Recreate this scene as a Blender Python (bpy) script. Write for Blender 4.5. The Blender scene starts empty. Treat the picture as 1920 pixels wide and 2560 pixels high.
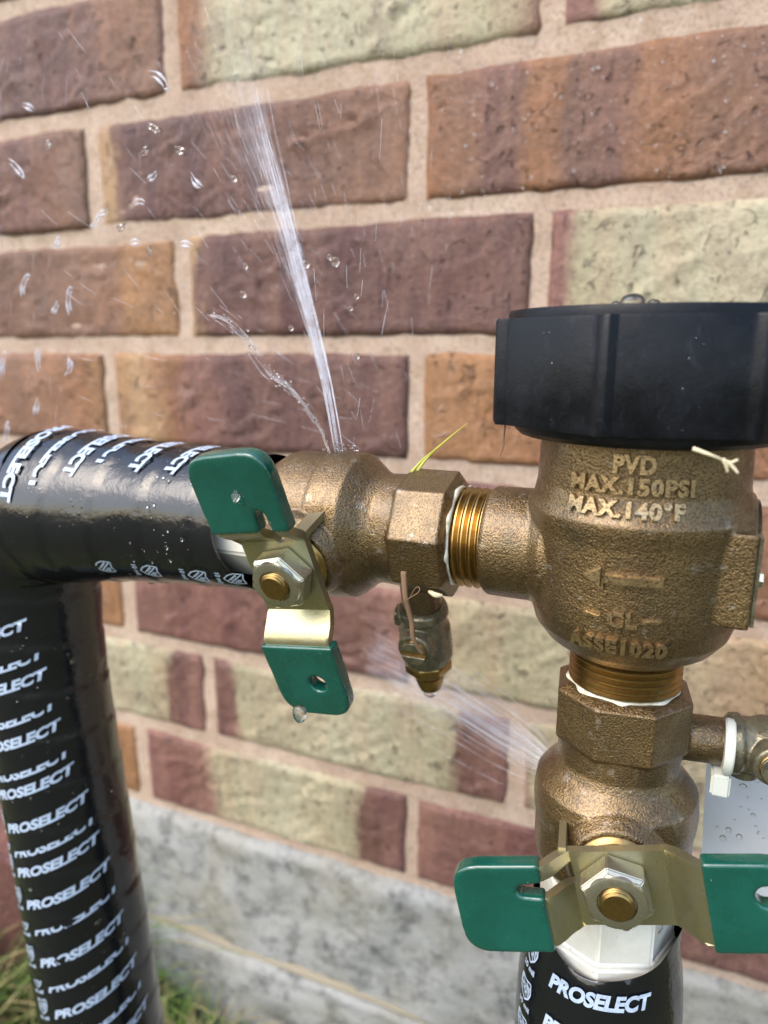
import bpy, bmesh, math, random
from mathutils import Vector, Matrix, noise
from mathutils.geometry import delaunay_2d_cdt
random.seed(7)
S = bpy.context.scene
COL = S.collection
MM = 0.001

# ------------------------------------------------------------------ camera, light, exposure
cam_d = bpy.data.cameras.new('camera'); cam = bpy.data.objects.new('camera', cam_d); COL.objects.link(cam)
cam.location = (0, -0.353, 0)
cam.rotation_euler = (math.radians(90 - 13.1), 0, math.radians(22.8))
cam_d.sensor_fit = 'VERTICAL'; cam_d.sensor_height = 36; cam_d.lens = 24.9
cam_d.clip_start = 0.005; cam_d.clip_end = 500
cam_d.dof.use_dof = True; cam_d.dof.focus_distance = 0.158; cam_d.dof.aperture_fstop = 13
S.camera = cam
SUN_EL, SUN_AZ = math.radians(50), math.radians(215)      # compass bearing of the sun, from +Y clockwise
w = bpy.data.worlds.new('World'); S.world = w; w.use_nodes = True
nt = w.node_tree; bg = nt.nodes['Background']
sky = nt.nodes.new('ShaderNodeTexSky'); sky.sky_type = 'NISHITA'; sky.sun_disc = False
sky.sun_elevation = SUN_EL; sky.sun_rotation = SUN_AZ; sky.dust_density = 2.5; sky.air_density = 1.2; sky.ozone_density = 0.7
nt.links.new(sky.outputs[0], bg.inputs[0]); bg.inputs[1].default_value = 0.15
sd = bpy.data.lights.new('sun', 'SUN'); sun = bpy.data.objects.new('sun', sd); COL.objects.link(sun)
sd.energy = 0.6; sd.angle = math.radians(45); sd.color = (1, 0.96, 0.91)
sv = Vector((math.sin(SUN_AZ) * math.cos(SUN_EL), math.cos(SUN_AZ) * math.cos(SUN_EL), math.sin(SUN_EL)))
sun.rotation_euler = sv.to_track_quat('Z', 'Y').to_euler()
S.view_settings.view_transform = 'Standard'; S.view_settings.look = 'None'
S.view_settings.gamma = 1; S.view_settings.use_curve_mapping = False
S.view_settings.exposure = 1.5
S.cycles.transparent_max_bounces = 64

# ------------------------------------------------------------------ helpers
def tag(o, label=None, cat=None, group=None, kind=None):
    if label: o['label'] = label
    if cat: o['category'] = cat
    if group: o['group'] = group
    if kind: o['kind'] = kind
    return o
def empty(name, loc=(0, 0, 0), **k):
    o = bpy.data.objects.new(name, None); COL.objects.link(o); o.location = loc; o.empty_display_size = .01
    return tag(o, **k)
def link(name, me, mat, parent=None, smooth=True, ang=None):
    o = bpy.data.objects.new(name, me); COL.objects.link(o)
    if mat is not None:
        me.materials.clear(); me.materials.append(mat)
    if smooth:
        for p in me.polygons: p.use_smooth = True
        if ang: me.set_sharp_from_angle(angle=math.radians(ang))
    if parent: o.parent = parent
    return o
def bm_obj(name, bm, mat, parent=None, smooth=True, ang=35):
    me = bpy.data.meshes.new(name); bmesh.ops.recalc_face_normals(bm, faces=bm.faces[:]); bm.to_mesh(me); bm.free()
    return link(name, me, mat, parent, smooth, ang)
def frame(o, axis, up=(0, 0, 1)):
    """matrix whose Z is axis"""
    z = Vector(axis).normalized(); x = Vector(up).cross(z)
    if x.length < 1e-4: x = Vector((1, 0, 0)).cross(z)
    if x.length < 1e-4: x = Vector((0, 1, 0)).cross(z)
    x.normalize(); y = z.cross(x)
    m = Matrix((x, y, z)).transposed().to_4x4(); m.translation = Vector(o)
    return m
def lathe(bm, prof, m=Matrix(), seg=64, rfun=None, cap=True, pitch=0.0, rot=0.0):
    """prof: list of (z, r) in metres"""
    rings = []
    for z, r in prof:
        ring = []
        for k in range(seg):
            a = 2 * math.pi * k / seg + rot
            rr = r * (rfun(a, z) if rfun else 1)
            ring.append(bm.verts.new(m @ Vector((rr * math.cos(a), rr * math.sin(a), z + pitch * k / seg))))
        rings.append(ring)
    for A, B in zip(rings, rings[1:]):
        for k in range(seg):
            bm.faces.new((A[k], A[(k + 1) % seg], B[(k + 1) % seg], B[k]))
    if cap:
        bm.faces.new(rings[0]); bm.faces.new(rings[-1])
def mmp(*p): return [(a * MM, b * MM) for a, b in p]
def box(bm, x0, x1, y0, y1, z0, z1, m=Matrix()):
    v = [bm.verts.new(m @ Vector((x, y, z))) for x in (x0, x1) for y in (y0, y1) for z in (z0, z1)]
    for f in ((0, 1, 3, 2), (4, 6, 7, 5), (0, 4, 5, 1), (2, 3, 7, 6), (0, 2, 6, 4), (1, 5, 7, 3)):
        bm.faces.new([v[i] for i in f])
def bevel(bm, wd, seg=2, ang=30):
    bmesh.ops.recalc_face_normals(bm, faces=bm.faces[:])
    es = [e for e in bm.edges if len(e.link_faces) == 2 and e.calc_face_angle(0) > math.radians(ang)]
    bmesh.ops.bevel(bm, geom=es, offset=wd, segments=seg, affect='EDGES', clamp_overlap=True)
def smooth_path(pts, n):
    pts = [Vector(p) for p in pts]; out = []
    P = [pts[0] * 2 - pts[1]] + pts + [pts[-1] * 2 - pts[-2]]
    for i in range(1, len(P) - 2):
        for k in range(n):
            t = k / n
            out.append(.5 * ((2 * P[i]) + (P[i + 1] - P[i - 1]) * t + (2 * P[i - 1] - 5 * P[i] + 4 * P[i + 1] - P[i + 2]) * t * t + (3 * P[i] - P[i - 1] - 3 * P[i + 1] + P[i + 2]) * t ** 3))
    out.append(pts[-1]); return out
def tube(bm, pts, rad, seg=8, flat=1.0, up=Vector((0, 1, 0.01))):
    """sweep along points; rad number or function of t in 0..1"""
    n = len(pts); rings = []
    for i, p in enumerate(pts):
        d = (pts[min(i + 1, n - 1)] - pts[max(i - 1, 0)]).normalized()
        x = up.cross(d); x = x.normalized() if x.length > 1e-6 else Vector((1, 0, 0)); y = d.cross(x)
        r = rad(i / (n - 1)) if callable(rad) else rad
        rings.append([bm.verts.new(p + x * (r * math.cos(2 * math.pi * k / seg)) + y * (r * flat * math.sin(2 * math.pi * k / seg))) for k in range(seg)])
    for A, B in zip(rings, rings[1:]):
        for k in range(seg): bm.faces.new((A[k], A[(k + 1) % seg], B[(k + 1) % seg], B[k]))
    bm.faces.new(rings[0]); bm.faces.new(rings[-1])
def remesh(name, bm, mat, parent, voxel, smooth=3, factor=.5):
    """union of closed pieces, corners softened as in a casting or a dipped coat"""
    me = bpy.data.meshes.new(name); bmesh.ops.recalc_face_normals(bm, faces=bm.faces[:]); bm.to_mesh(me); bm.free()
    K = 100.0
    me.transform(Matrix.Scale(K, 4))
    t = bpy.data.objects.new('tmp', me); COL.objects.link(t)
    r = t.modifiers.new('r', 'REMESH'); r.mode = 'VOXEL'; r.voxel_size = voxel * K; r.adaptivity = 0
    if smooth:
        s = t.modifiers.new('s', 'SMOOTH'); s.factor = factor; s.iterations = smooth
    dg = bpy.context.evaluated_depsgraph_get(); dg.update()
    me2 = bpy.data.meshes.new_from_object(t.evaluated_get(dg))
    bpy.data.objects.remove(t); bpy.data.meshes.remove(me)
    me2.transform(Matrix.Scale(1 / K, 4)); me2.name = name
    return link(name, me2, mat, parent, True)
def text_bm(body, width, height, bold=.0, shear=0.0, extrude=0.0, step=.001, spacing=1.0, bev=0.0):
    """lettering as a mesh in the XY plane, x 0..width, y 0..height, cut finely along x so it can be wrapped"""
    cu = bpy.data.curves.new('t', 'FONT'); cu.body = body; cu.size = 1; cu.offset = bold; cu.shear = shear
    cu.extrude = extrude; cu.bevel_depth = bev; cu.bevel_resolution = 1; cu.resolution_u = 4; cu.space_character = spacing
    t = bpy.data.objects.new('tmp', cu); COL.objects.link(t)
    dg = bpy.context.evaluated_depsgraph_get(); dg.update()
    me = bpy.data.meshes.new_from_object(t.evaluated_get(dg))
    bpy.data.objects.remove(t)
    bm = bmesh.new(); bm.from_mesh(me); bpy.data.meshes.remove(me)
    xs = [v.co.x for v in bm.verts]; ys = [v.co.y for v in bm.verts]
    x0, x1, y0, y1 = min(xs), max(xs), min(ys), max(ys)
    for v in bm.verts:
        v.co.x = (v.co.x - x0) / (x1 - x0) * width; v.co.y = (v.co.y - y0) / (y1 - y0) * height
    n = int(width / step)
    for i in range(1, n):
        bmesh.ops.bisect_plane(bm, geom=bm.verts[:] + bm.edges[:] + bm.faces[:], plane_co=(i * width / n, 0, 0), plane_no=(1, 0, 0))
    return bm
def cut_y(bm, y, keep_below=True):
    bmesh.ops.bisect_plane(bm, geom=bm.verts[:] + bm.edges[:] + bm.faces[:], plane_co=(0, y, 0), plane_no=(0, 1 if keep_below else -1, 0), clear_outer=True)

# ------------------------------------------------------------------ materials
class NT:
    def __init__(s, name):
        s.m = bpy.data.materials.new(name); s.m.use_nodes = True; s.t = s.m.node_tree; s.p = s.t.nodes['Principled BSDF']
        s.out = s.t.nodes['Material Output']
    def n(s, typ, **k):
        o = s.t.nodes.new('ShaderNode' + typ)
        for a, b in k.items(): setattr(o, a, b)
        return o
    def l(s, a, b): s.t.links.new(a, b)
    def coord(s, scale=(1, 1, 1)):
        c = s.n('TexCoord'); mp = s.n('Mapping'); mp.inputs['Scale'].default_value = scale; s.l(c.outputs['Object'], mp.inputs[0]); return mp.outputs[0]
    def noise(s, scale, detail=4, rough=.5, vec=None, dist=0):
        o = s.n('TexNoise'); o.inputs['Scale'].default_value = scale; o.inputs['Detail'].default_value = detail
        o.inputs['Roughness'].default_value = rough; o.inputs['Distortion'].default_value = dist
        s.l(vec if vec else s.coord(), o.inputs['Vector']); return o.outputs[0]
    def ramp(s, f, *stops, interp='LINEAR'):
        r = s.n('ValToRGB'); e = r.color_ramp.elements; r.color_ramp.interpolation = interp
        while len(e) < len(stops): e.new(.5)
        for el, (p, c) in zip(e, stops):
            el.position = p; el.color = (c, c, c, 1) if not isinstance(c, tuple) else (*c, 1)
        s.l(f, r.inputs[0]); return r.outputs[0]
    def mix(s, f, a, b, mode='MIX'):
        m = s.n('Mix', data_type='RGBA', blend_type=mode)
        for sock, v in ((m.inputs['Factor'], f), (m.inputs['A'], a), (m.inputs['B'], b)):
            ins = sock
            if isinstance(v, (int, float)): ins.default_value = v
            elif isinstance(v, tuple): ins.default_value = (*v, 1)
            else: s.l(v, ins)
        return m.outputs['Result']
    def bump(s, h, dist, strength=1, prev=None):
        b = s.n('Bump'); b.inputs['Distance'].default_value = dist; b.inputs['Strength'].default_value = strength
        s.l(h, b.inputs['Height'])
        if prev: s.l(prev, b.inputs['Normal'])
        return b.outputs[0]
    def set(s, **k):
        names = dict(color='Base Color', rough='Roughness', metal='Metallic', normal='Normal', alpha='Alpha', trans='Transmission Weight', ior='IOR', coat='Coat Weight', spec='Specular IOR Level', sss='Subsurface Weight', coatr='Coat Roughness', coatn='Coat Normal')
        for a, v in k.items():
            i = s.p.inputs[names[a]]
            if isinstance(v, (int, float)): i.default_value = v
            elif isinstance(v, tuple): i.default_value = (*v, 1)
            else: s.l(v, i)
        return s.m
# The Mix node of data type RGBA exposes colour sockets under the names A/B, several per type: pick the colour ones
def _mix(s, f, a, b, mode='MIX'):
    m = s.n('Mix', data_type='RGBA', blend_type=mode)
    fi, ai, bi = m.inputs[0], m.inputs[6], m.inputs[7]
    for sock, v in ((fi, f), (ai, a), (bi, b)):
        if isinstance(v, (int, float)): sock.default_value = v if sock is fi else (v, v, v, 1)
        elif isinstance(v, tuple): sock.default_value = (*v, 1)
        else: s.l(v, sock)
    return m.outputs[2]
NT.mix = _mix

def brass_cast(name, c1, c2, rough=.40, gd=.00026):
    n = NT(name)
    grain = n.noise(2300, 2, .5); big = n.noise(120, 5, .6); mid = n.noise(900, 2)
    col = n.mix(n.ramp(big, (.35, 0.), (.65, 1.)), c1, c2)
    col = n.mix(n.ramp(grain, (.34, .8), (.52, 0.)), col, (.07, .040, .016))
    stain = n.noise(260, 4, .65)
    col = n.mix(n.ramp(stain, (.60, 0.), (.72, .6)), col, (.42, .37, .30))
    pat = n.noise(70, 5, .7); col = n.mix(n.ramp(pat, (.54, 0.), (.68, .55)), col, (.085, .068, .04)); gp = n.noise(340, 3, .6); col = n.mix(n.ramp(gp, (.70, 0.), (.76, .6)), col, (.20, .24, .20))
    b = n.bump(grain, gd, 1.0); b = n.bump(mid, gd * .8, .6, b)
    return n.set(color=col, metal=.88, rough=n.ramp(big, (.3, rough - .05), (.7, rough + .10)), normal=b, coat=.5, coatr=.2)
M = {}
M['bronze'] = brass_cast('cast_bronze', (.245, .162, .072), (.16, .104, .048))
M['worn_lit'] = brass_cast('rubbed_lit_bronze', (.50, .35, .18), (.40, .27, .13), .36, .00008)  # rubbed tone, plus sky light on the raised letters painted into the colour
def mach():
    n = NT('machined_brass'); g = n.noise(900, 3)
    return n.set(color=n.mix(g, (.45, .30, .11), (.27, .17, .065)), metal=1., rough=.29, normal=n.bump(g, .00004, 1))
M['brass'] = mach()
def zinc():
    n = NT('yellow_zinc_plate'); g = n.noise(180, 4, .6); f = n.noise(1600, 3, .7)
    col = n.mix(n.ramp(g, (.3, 0.), (.7, 1.)), (.44, .40, .21), (.38, .355, .25))
    col = n.mix(n.ramp(f, (.62, 0.), (.75, .7)), col, (.13, .11, .07))
    return n.set(color=col, metal=.9, rough=n.ramp(g, (.3, .26), (.7, .40)), normal=n.bump(f, .00005, .7))
M['zinc'] = zinc()
def steel():
    n = NT('zinc_nut'); g = n.noise(300, 4, .6)
    return n.set(color=n.mix(g, (.62, .58, .46), (.45, .42, .33)), metal=.95, rough=n.ramp(g, (.3, .2), (.7, .38)), normal=n.bump(n.noise(1200, 3), .00005, .6))
M['nut'] = steel()
def vinyl():
    n = NT('green_vinyl'); g = n.noise(90, 4, .6); f = n.noise(900, 2)
    col = n.mix(n.ramp(g, (.35, 0.), (.7, 1.)), (.002, .060, .040), (.002, .080, .056))
    sp = n.noise(1500, 2, .5)
    col = n.mix(n.ramp(sp, (.75, 0.), (.78, .8)), col, (.5, .62, .52))
    return n.set(color=col, rough=n.ramp(g, (.3, .18), (.7, .36)), normal=n.bump(n.noise(220, 3), .0004, .6, n.bump(n.noise(60, 3), .0012, .4)), coat=.8, coatr=.08)
M['vinyl'] = vinyl()
def blackplastic():
    n = NT('black_plastic'); g = n.noise(110, 6, .7); f = n.noise(2600, 2, .6); sc = n.noise(700, 3, .6, n.coord((1, 1, .35)), 1.5)
    col = n.mix(n.ramp(g, (.4, 0.), (.7, 1.)), (.004, .0045, .006), (.010, .0115, .015))
    col = n.mix(n.ramp(sc, (.60, 0.), (.75, .35)), col, (.035, .040, .052))
    col = n.mix(n.ramp(f, (.77, 0.), (.80, .5)), col, (.12, .13, .15))
    return n.set(color=col, rough=n.ramp(g, (.35, .28), (.65, .5)), normal=n.bump(f, .00006, .8, n.bump(g, .0004, .5)), spec=.2)
M['cap'] = blackplastic()
def wrap():
    n = NT('black_wrap_tape'); g = n.noise(60, 5, .6); f = n.noise(300, 3, .6)
    dr = n.n('TexVoronoi'); dr.inputs['Scale'].default_value = 520; n.l(n.coord(), dr.inputs['Vector'])
    d = n.ramp(dr.outputs['Distance'], (.0, 1.), (.28, 0.))
    msk = n.ramp(n.noise(150, 3), (.52, 0.), (.6, 1.))
    dd = n.mix(1., d, msk, 'MULTIPLY')
    b = n.bump(f, .0005, .35); b = n.bump(dd, .00018, .6, b)
    return n.set(color=n.mix(g, (.003, .0035, .005), (.006, .007, .010)), rough=n.ramp(g, (.3, .13), (.7, .22)), normal=b, spec=.7)
M['wrap'] = wrap()
def ink():
    n = NT('white_ink'); g = n.noise(900, 3, .6)
    return n.set(color=n.mix(n.ramp(g, (.3, 0.), (.55, 1.)), (.33, .40, .50), (.44, .53, .66)), rough=.3)
M['ink'] = ink()
def pvc():
    n = NT('white_pvc'); g = n.noise(140, 5, .7)
    st = n.noise(300, 4, .6)
    col = n.mix(n.ramp(g, (.4, 0.), (.7, 1.)), (.80, .77, .68), (.70, .66, .55))
    col = n.mix(n.ramp(st, (.66, 0.), (.72, .8)), col, (.20, .14, .08))
    return n.set(color=col, rough=.18, normal=n.bump(n.noise(160, 2), .0006, .5), coat=.5)
M['pvc'] = pvc()
M['nylon'] = NT('white_nylon').set(color=(.60, .62, .55), rough=.35, sss=.0)
def paper():
    n = NT('white_card'); g = n.noise(40, 4)
    return n.set(color=n.mix(g, (.74, .75, .78), (.66, .67, .72)), rough=.3, normal=n.bump(n.noise(60, 3), .0015, .5))
M['card'] = paper()
def dark():
    n = NT('dark_bronze_coat'); g = n.noise(300, 4, .6); f = n.noise(1500, 3)
    return n.set(color=n.mix(n.ramp(g, (.35, 0.), (.7, 1.)), (.11, .10, .068), (.21, .185, .115)), metal=.55, rough=n.ramp(g, (.3, .18), (.7, .36)), normal=n.bump(f, .0001, .8, n.bump(g, .0003, .6)))
M['dark'] = dark()
def sealant():
    n = NT('white_thread_sealant'); g = n.noise(500, 4)
    return n.set(color=n.mix(n.ramp(g, (.4, 0.), (.7, 1.)), (.72, .70, .60), (.45, .40, .27)), rough=.35, normal=n.bump(g, .0002, .8))
M['sealant'] = sealant()
def water():
    n = NT('water'); tr = n.n('BsdfTransparent'); gl = n.n('BsdfGlossy'); gl.inputs['Roughness'].default_value = .02
    rf = n.n('BsdfRefraction'); rf.inputs['IOR'].default_value = 1.33; rf.inputs['Roughness'].default_value = 0
    fr = n.n('Fresnel'); fr.inputs['IOR'].default_value = 1.4
    m1 = n.n('MixShader'); m1.inputs[0].default_value = .6; n.l(tr.outputs[0], m1.inputs[1]); n.l(rf.outputs[0], m1.inputs[2])
    m2 = n.n('MixShader'); n.l(fr.outputs[0], m2.inputs[0]); n.l(m1.outputs[0], m2.inputs[1]); n.l(gl.outputs[0], m2.inputs[2])
    n.l(m2.outputs[0], n.out.inputs[0]); return n.m
M['water'] = water()
def jetmat(name, a0, a1, sc, fade=.2):
    n = NT(name); nz = n.noise(sc, 3, .6); tc = n.n('TexCoord'); sp = n.n('SeparateXYZ'); n.l(tc.outputs['Object'], sp.inputs[0])
    mr = n.n('MapRange'); mr.inputs[1].default_value = .005; mr.inputs[2].default_value = .085; mr.inputs[3].default_value = 1; mr.inputs[4].default_value = fade; n.l(sp.outputs[2], mr.inputs[0])
    ml = n.n('Math', operation='MULTIPLY'); n.l(n.ramp(nz, (.35, a0), (.68, a1)), ml.inputs[0]); n.l(mr.outputs[0], ml.inputs[1])
    return n.set(color=(.74, .73, .78), rough=.25, alpha=ml.outputs[0], spec=.6)
M['jet'] = jetmat('white_water', .04, .30, 260, .12)
M['mist'] = jetmat('fine_water', .004, .05, 150)
M['fanmist'] = jetmat('fan_water', .01, .10, 120)
M['streak'] = jetmat('streak_water', .25, .6, 300, 1.0)
M['mist2'] = jetmat('spray_water', .12, .35, 300, 1.0)
M['straw'] = NT('dry_straw').set(color=(.42, .27, .13), rough=.7)
M['bark'] = NT('brown_twig').set(color=(.19, .11, .06), rough=.85)
M['blade_y'] = NT('yellow_green_blade').set(color=(.42, .42, .05), rough=.5)
M['pale'] = NT('pale_dry_scrap').set(color=(.68, .58, .38), rough=.8)

def brickmat(name, stops, rough=.62):
    """stops along the brick's length (0..1), each a colour; streaks, pits and kiln marks on top"""
    n = NT(name)
    tc = n.n('TexCoord'); sep = n.n('SeparateXYZ'); n.l(tc.outputs['Object'], sep.inputs[0])
    oi = n.n('ObjectInfo'); sh = n.n('VectorMath', operation='ADD'); rnd = n.n('VectorMath', operation='SCALE'); n.l(oi.outputs['Random'], rnd.inputs[0])
    cmb = n.n('CombineXYZ'); ml = n.n('Math', operation='MULTIPLY'); ml.inputs[1].default_value = 9.; n.l(oi.outputs['Random'], ml.inputs[0]); n.l(ml.outputs[0], cmb.inputs[0])
    n.l(tc.outputs['Object'], sh.inputs[0]); n.l(cmb.outputs[0], sh.inputs[1]); V = sh.outputs[0]
    def N(scale, detail, rgh, sc=(1, 1, 1), dist=0):
        mp = n.n('Mapping'); mp.inputs['Scale'].default_value = sc; n.l(V, mp.inputs[0]); return n.noise(scale, detail, rgh, mp.outputs[0], dist)
    wob = N(26, 4, .6, (1, 1, .35))
    a = n.n('Math', operation='MULTIPLY_ADD'); a.inputs[1].default_value = 1 / .198; n.l(sep.outputs[0], a.inputs[0])
    b = n.n('Math', operation='MULTIPLY_ADD'); b.inputs[1].default_value = .26; b.inputs[2].default_value = -.13; n.l(wob, b.inputs[0]); n.l(b.outputs[0], a.inputs[2])
    col = n.ramp(a.outputs[0], *stops)
    streak = N(60, 4, .65, (1, 1, .10))
    col = n.mix(n.ramp(streak, (.42, .0), (.66, .5)), col, n.mix(.5, col, (.50, .28, .17)))
    blot = N(30, 6, .7)
    col = n.mix(n.ramp(blot, (.40, 0.), (.64, .6)), col, n.mix(.6, col, (.085, .045, .035)))
    fine = N(300, 5, .75)
    col = n.mix(n.ramp(fine, (.34, .8), (.52, 0.)), col, n.mix(.5, col, (.04, .025, .02)))
    col = n.mix(n.ramp(fine, (.55, 0.), (.75, .4)), col, n.mix(.35, col, (.75, .62, .48)))
    pit = N(150, 2, .45, (1.0, 1, .7), 1.2); pm = n.ramp(pit, (.26, .8), (.34, 0.))
    pit2 = N(260, 2, .5, (1, 1, .6)); pm2 = n.ramp(pit2, (.28, .75), (.36, 0.))
    pm = n.mix(1., pm, pm2, 'LIGHTEN')
    col = n.mix(pm, col, n.mix(.62, col, (.035, .022, .018)))
    crease = n.noise(34, 3, .5, None, 2.2)
    crk = n.ramp(N(24, 2, .5, (1, 1, 1.6), 1.8), (.478, 0.), (.494, 1.), (.506, 0.)); cmk = n.ramp(N(45, 2, .5), (.55, 0.), (.62, 1.)); crk = n.mix(1., crk, cmk, 'MULTIPLY'); col = n.mix(n.mix(1., crk, .55, 'MULTIPLY'), col, (.04, .025, .022))
    h = n.mix(.35, fine, N(60, 5, .6))
    nb = n.bump(h, .0022, .9); nb = n.bump(n.ramp(pm, (0., 1.), (1., 0.)), .0013, .9, nb); nb = n.bump(n.ramp(crk, (0., 1.), (1., 0.)), .0016, .7, nb)
    return n.set(color=col, rough=n.ramp(blot, (.38, rough), (.6, rough - .28)), normal=nb, spec=.35)
CR, CR2 = (.47, .44, .30), (.40, .35, .22)
PL, PL2 = (.098, .043, .041), (.135, .063, .053)
BR, BR2 = (.165, .084, .055), (.225, .115, .070)
OR, OR2 = (.27, .120, .052), (.33, .165, .066)
TN = (.40, .25, .13)
RD, RD2 = (.17, .068, .060), (.22, .105, .088)
BM = {
 'brown_purple': brickmat('brick_purple_brown', [(0, PL2), (.35, PL), (.7, PL2), (.93, BR2), (1, BR)]),
 'cream_orange': brickmat('brick_cream', [(0, OR), (.05, BR2), (.10, CR2), (.2, CR), (.6, CR), (.9, CR2), (1, BR2)]),
 'cream_red': brickmat('brick_cream_red_end', [(0, RD2), (.05, RD2), (.10, CR2), (.3, CR), (.7, CR), (1, CR2)]),
 'plum_tanend': brickmat('brick_plum_tan_end', [(0, TN), (.05, TN), (.075, PL), (.3, PL), (.55, PL), (.72, BR), (1, BR2)]),
 'plum': brickmat('brick_plum', [(0, TN), (.05, TN), (.07, PL2), (.2, PL), (.6, PL), (1, PL2)]),
 'striped': brickmat('brick_striped', [(0, OR), (.09, BR2), (.12, PL2), (.21, PL2), (.24, OR), (.32, OR), (.36, BR), (.45, PL2), (.5, OR), (.65, BR2), (.8, BR), (1, PL2)]),
 'brown_orange': brickmat('brick_brown_orange_end', [(0, BR), (.4, BR), (.76, BR2), (.82, OR2), (1, OR2)]),
 'orange_plum': brickmat('brick_orange_to_plum', [(0, OR2), (.12, TN), (.24, OR), (.3, RD), (.45, PL), (.8, PL), (1, PL2)]),
 'orange': brickmat('brick_orange_brown', [(0, OR2), (.4, OR), (.6, BR2), (.9, OR), (1, OR2)]),
 'redplum': brickmat('brick_red_plum', [(0, RD2), (.3, RD), (.7, PL), (1, RD2)]),
 'cream_plumends': brickmat('brick_cream_plum_ends', [(0, PL2), (.05, RD2), (.09, CR2), (.5, CR), (.84, CR2), (.87, PL2), (1, RD2)]),
 'cream_tan': brickmat('brick_cream_tan', [(0, RD2), (.04, CR2), (.3, CR2), (.6, CR), (.9, TN), (1, CR2)]),
 'red_cream': brickmat('brick_red_to_cream', [(0, RD2), (.12, RD), (.24, RD2), (.32, CR2), (.6, CR), (.82, CR2), (.85, PL2), (1, RD2)]),
 'tan_orange': brickmat('brick_tan_orange', [(0, CR2), (.6, TN), (.85, OR), (1, OR2)]),
}
def mortarmat():
    n = NT('mortar'); g = n.noise(25, 5, .65); f = n.noise(480, 5, .75); c = n.noise(90, 4)
    col = n.mix(n.ramp(g, (.35, 0.), (.65, 1.)), (.44, .315, .235), (.56, .43, .33))
    col = n.mix(n.ramp(c, (.5, 0.), (.7, .6)), col, (.38, .26, .17))
    col = n.mix(n.ramp(f, (.34, .75), (.50, 0.)), col, (.20, .145, .11))
    return n.set(color=col, rough=.85, normal=n.bump(f, .0012, .9, n.bump(c, .0015, .6)))
M['mortar'] = mortarmat()
def concmat():
    n = NT('concrete'); g = n.noise(72, 8, .78); f = n.noise(600, 4, .7); h = n.noise(20, 3)
    col = n.mix(n.ramp(g, (.36, 0.), (.52, 1.)), (.115, .12, .115), (.37, .37, .35))
    col = n.mix(n.ramp(h, (.45, 0.), (.7, .45)), col, (.28, .25, .17))
    col = n.mix(n.ramp(f, (.3, .5), (.5, 0.)), col, (.18, .18, .17))
    return n.set(color=col, rough=.8, normal=n.bump(g, .004, .7, n.bump(f, .001, .6)))
M['concrete'] = concmat()
M['sandline'] = NT('sandy_mortar').set(color=(.27, .235, .17), rough=.9)
def groundmat():
    n = NT('soil'); g = n.noise(30, 6, .7)
    return n.set(color=n.mix(n.ramp(g, (.35, 0.), (.65, 1.)), (.06, .05, .025), (.075, .085, .025)), rough=.95, normal=n.bump(g, .01, .8))
M['soil'] = groundmat()
def grassmat():
    n = NT('grass_blades'); g = n.noise(45, 2, .5)
    return n.set(color=n.ramp(g, (.3, (.06, .13, .015)), (.5, (.15, .24, .05)), (.58, (.34, .27, .12)), (.75, (.45, .38, .2))), rough=.5)
M['grass'] = grassmat()

# ------------------------------------------------------------------ ground, grass
bm = bmesh.new(); bmesh.ops.create_grid(bm, x_segments=60, y_segments=60, size=60)
g = bm_obj('ground', bm, M['soil'], smooth=False); g.location = (0, 0, -.505); tag(g, kind='structure')
bm = bmesh.new(); rr = random.Random(3)
for i in range(15000):
    x = -1.0 + .92 * rr.random() ** .75; y = -abs(rr.gauss(.0, .14)) - .012
    L = rr.uniform(.03, .105) * (1.9 if x < -.39 else 1.15 if x < -.33 else .75 if x < -.26 else .42); a = rr.uniform(0, 6.28); lean = rr.uniform(.2, 1.3); wd = rr.uniform(.0008, .0019)
    d = Vector((math.cos(a), math.sin(a), 0)); s = Vector((-d.y, d.x, 0)) * wd
    p = Vector((x, y, -.507)); prev = None
    for k in range(5):
        t = k / 4; c = p + d * (L * lean * t * t * .8) + Vector((0, 0, L * (t - .35 * lean * t * t)))
        if c.y > -.006: c.y = -.006
        sw = s * (1 - t * .92)
        q = (bm.verts.new(c - sw), bm.verts.new(c + sw))
        if prev: bm.faces.new((prev[0], prev[1], q[1], q[0]))
        prev = q
gr = bm_obj('grass', bm, M['grass'], ang=None); tag(gr, kind='stuff', label='short green and straw coloured grass growing along the concrete footing', cat='grass')

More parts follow.
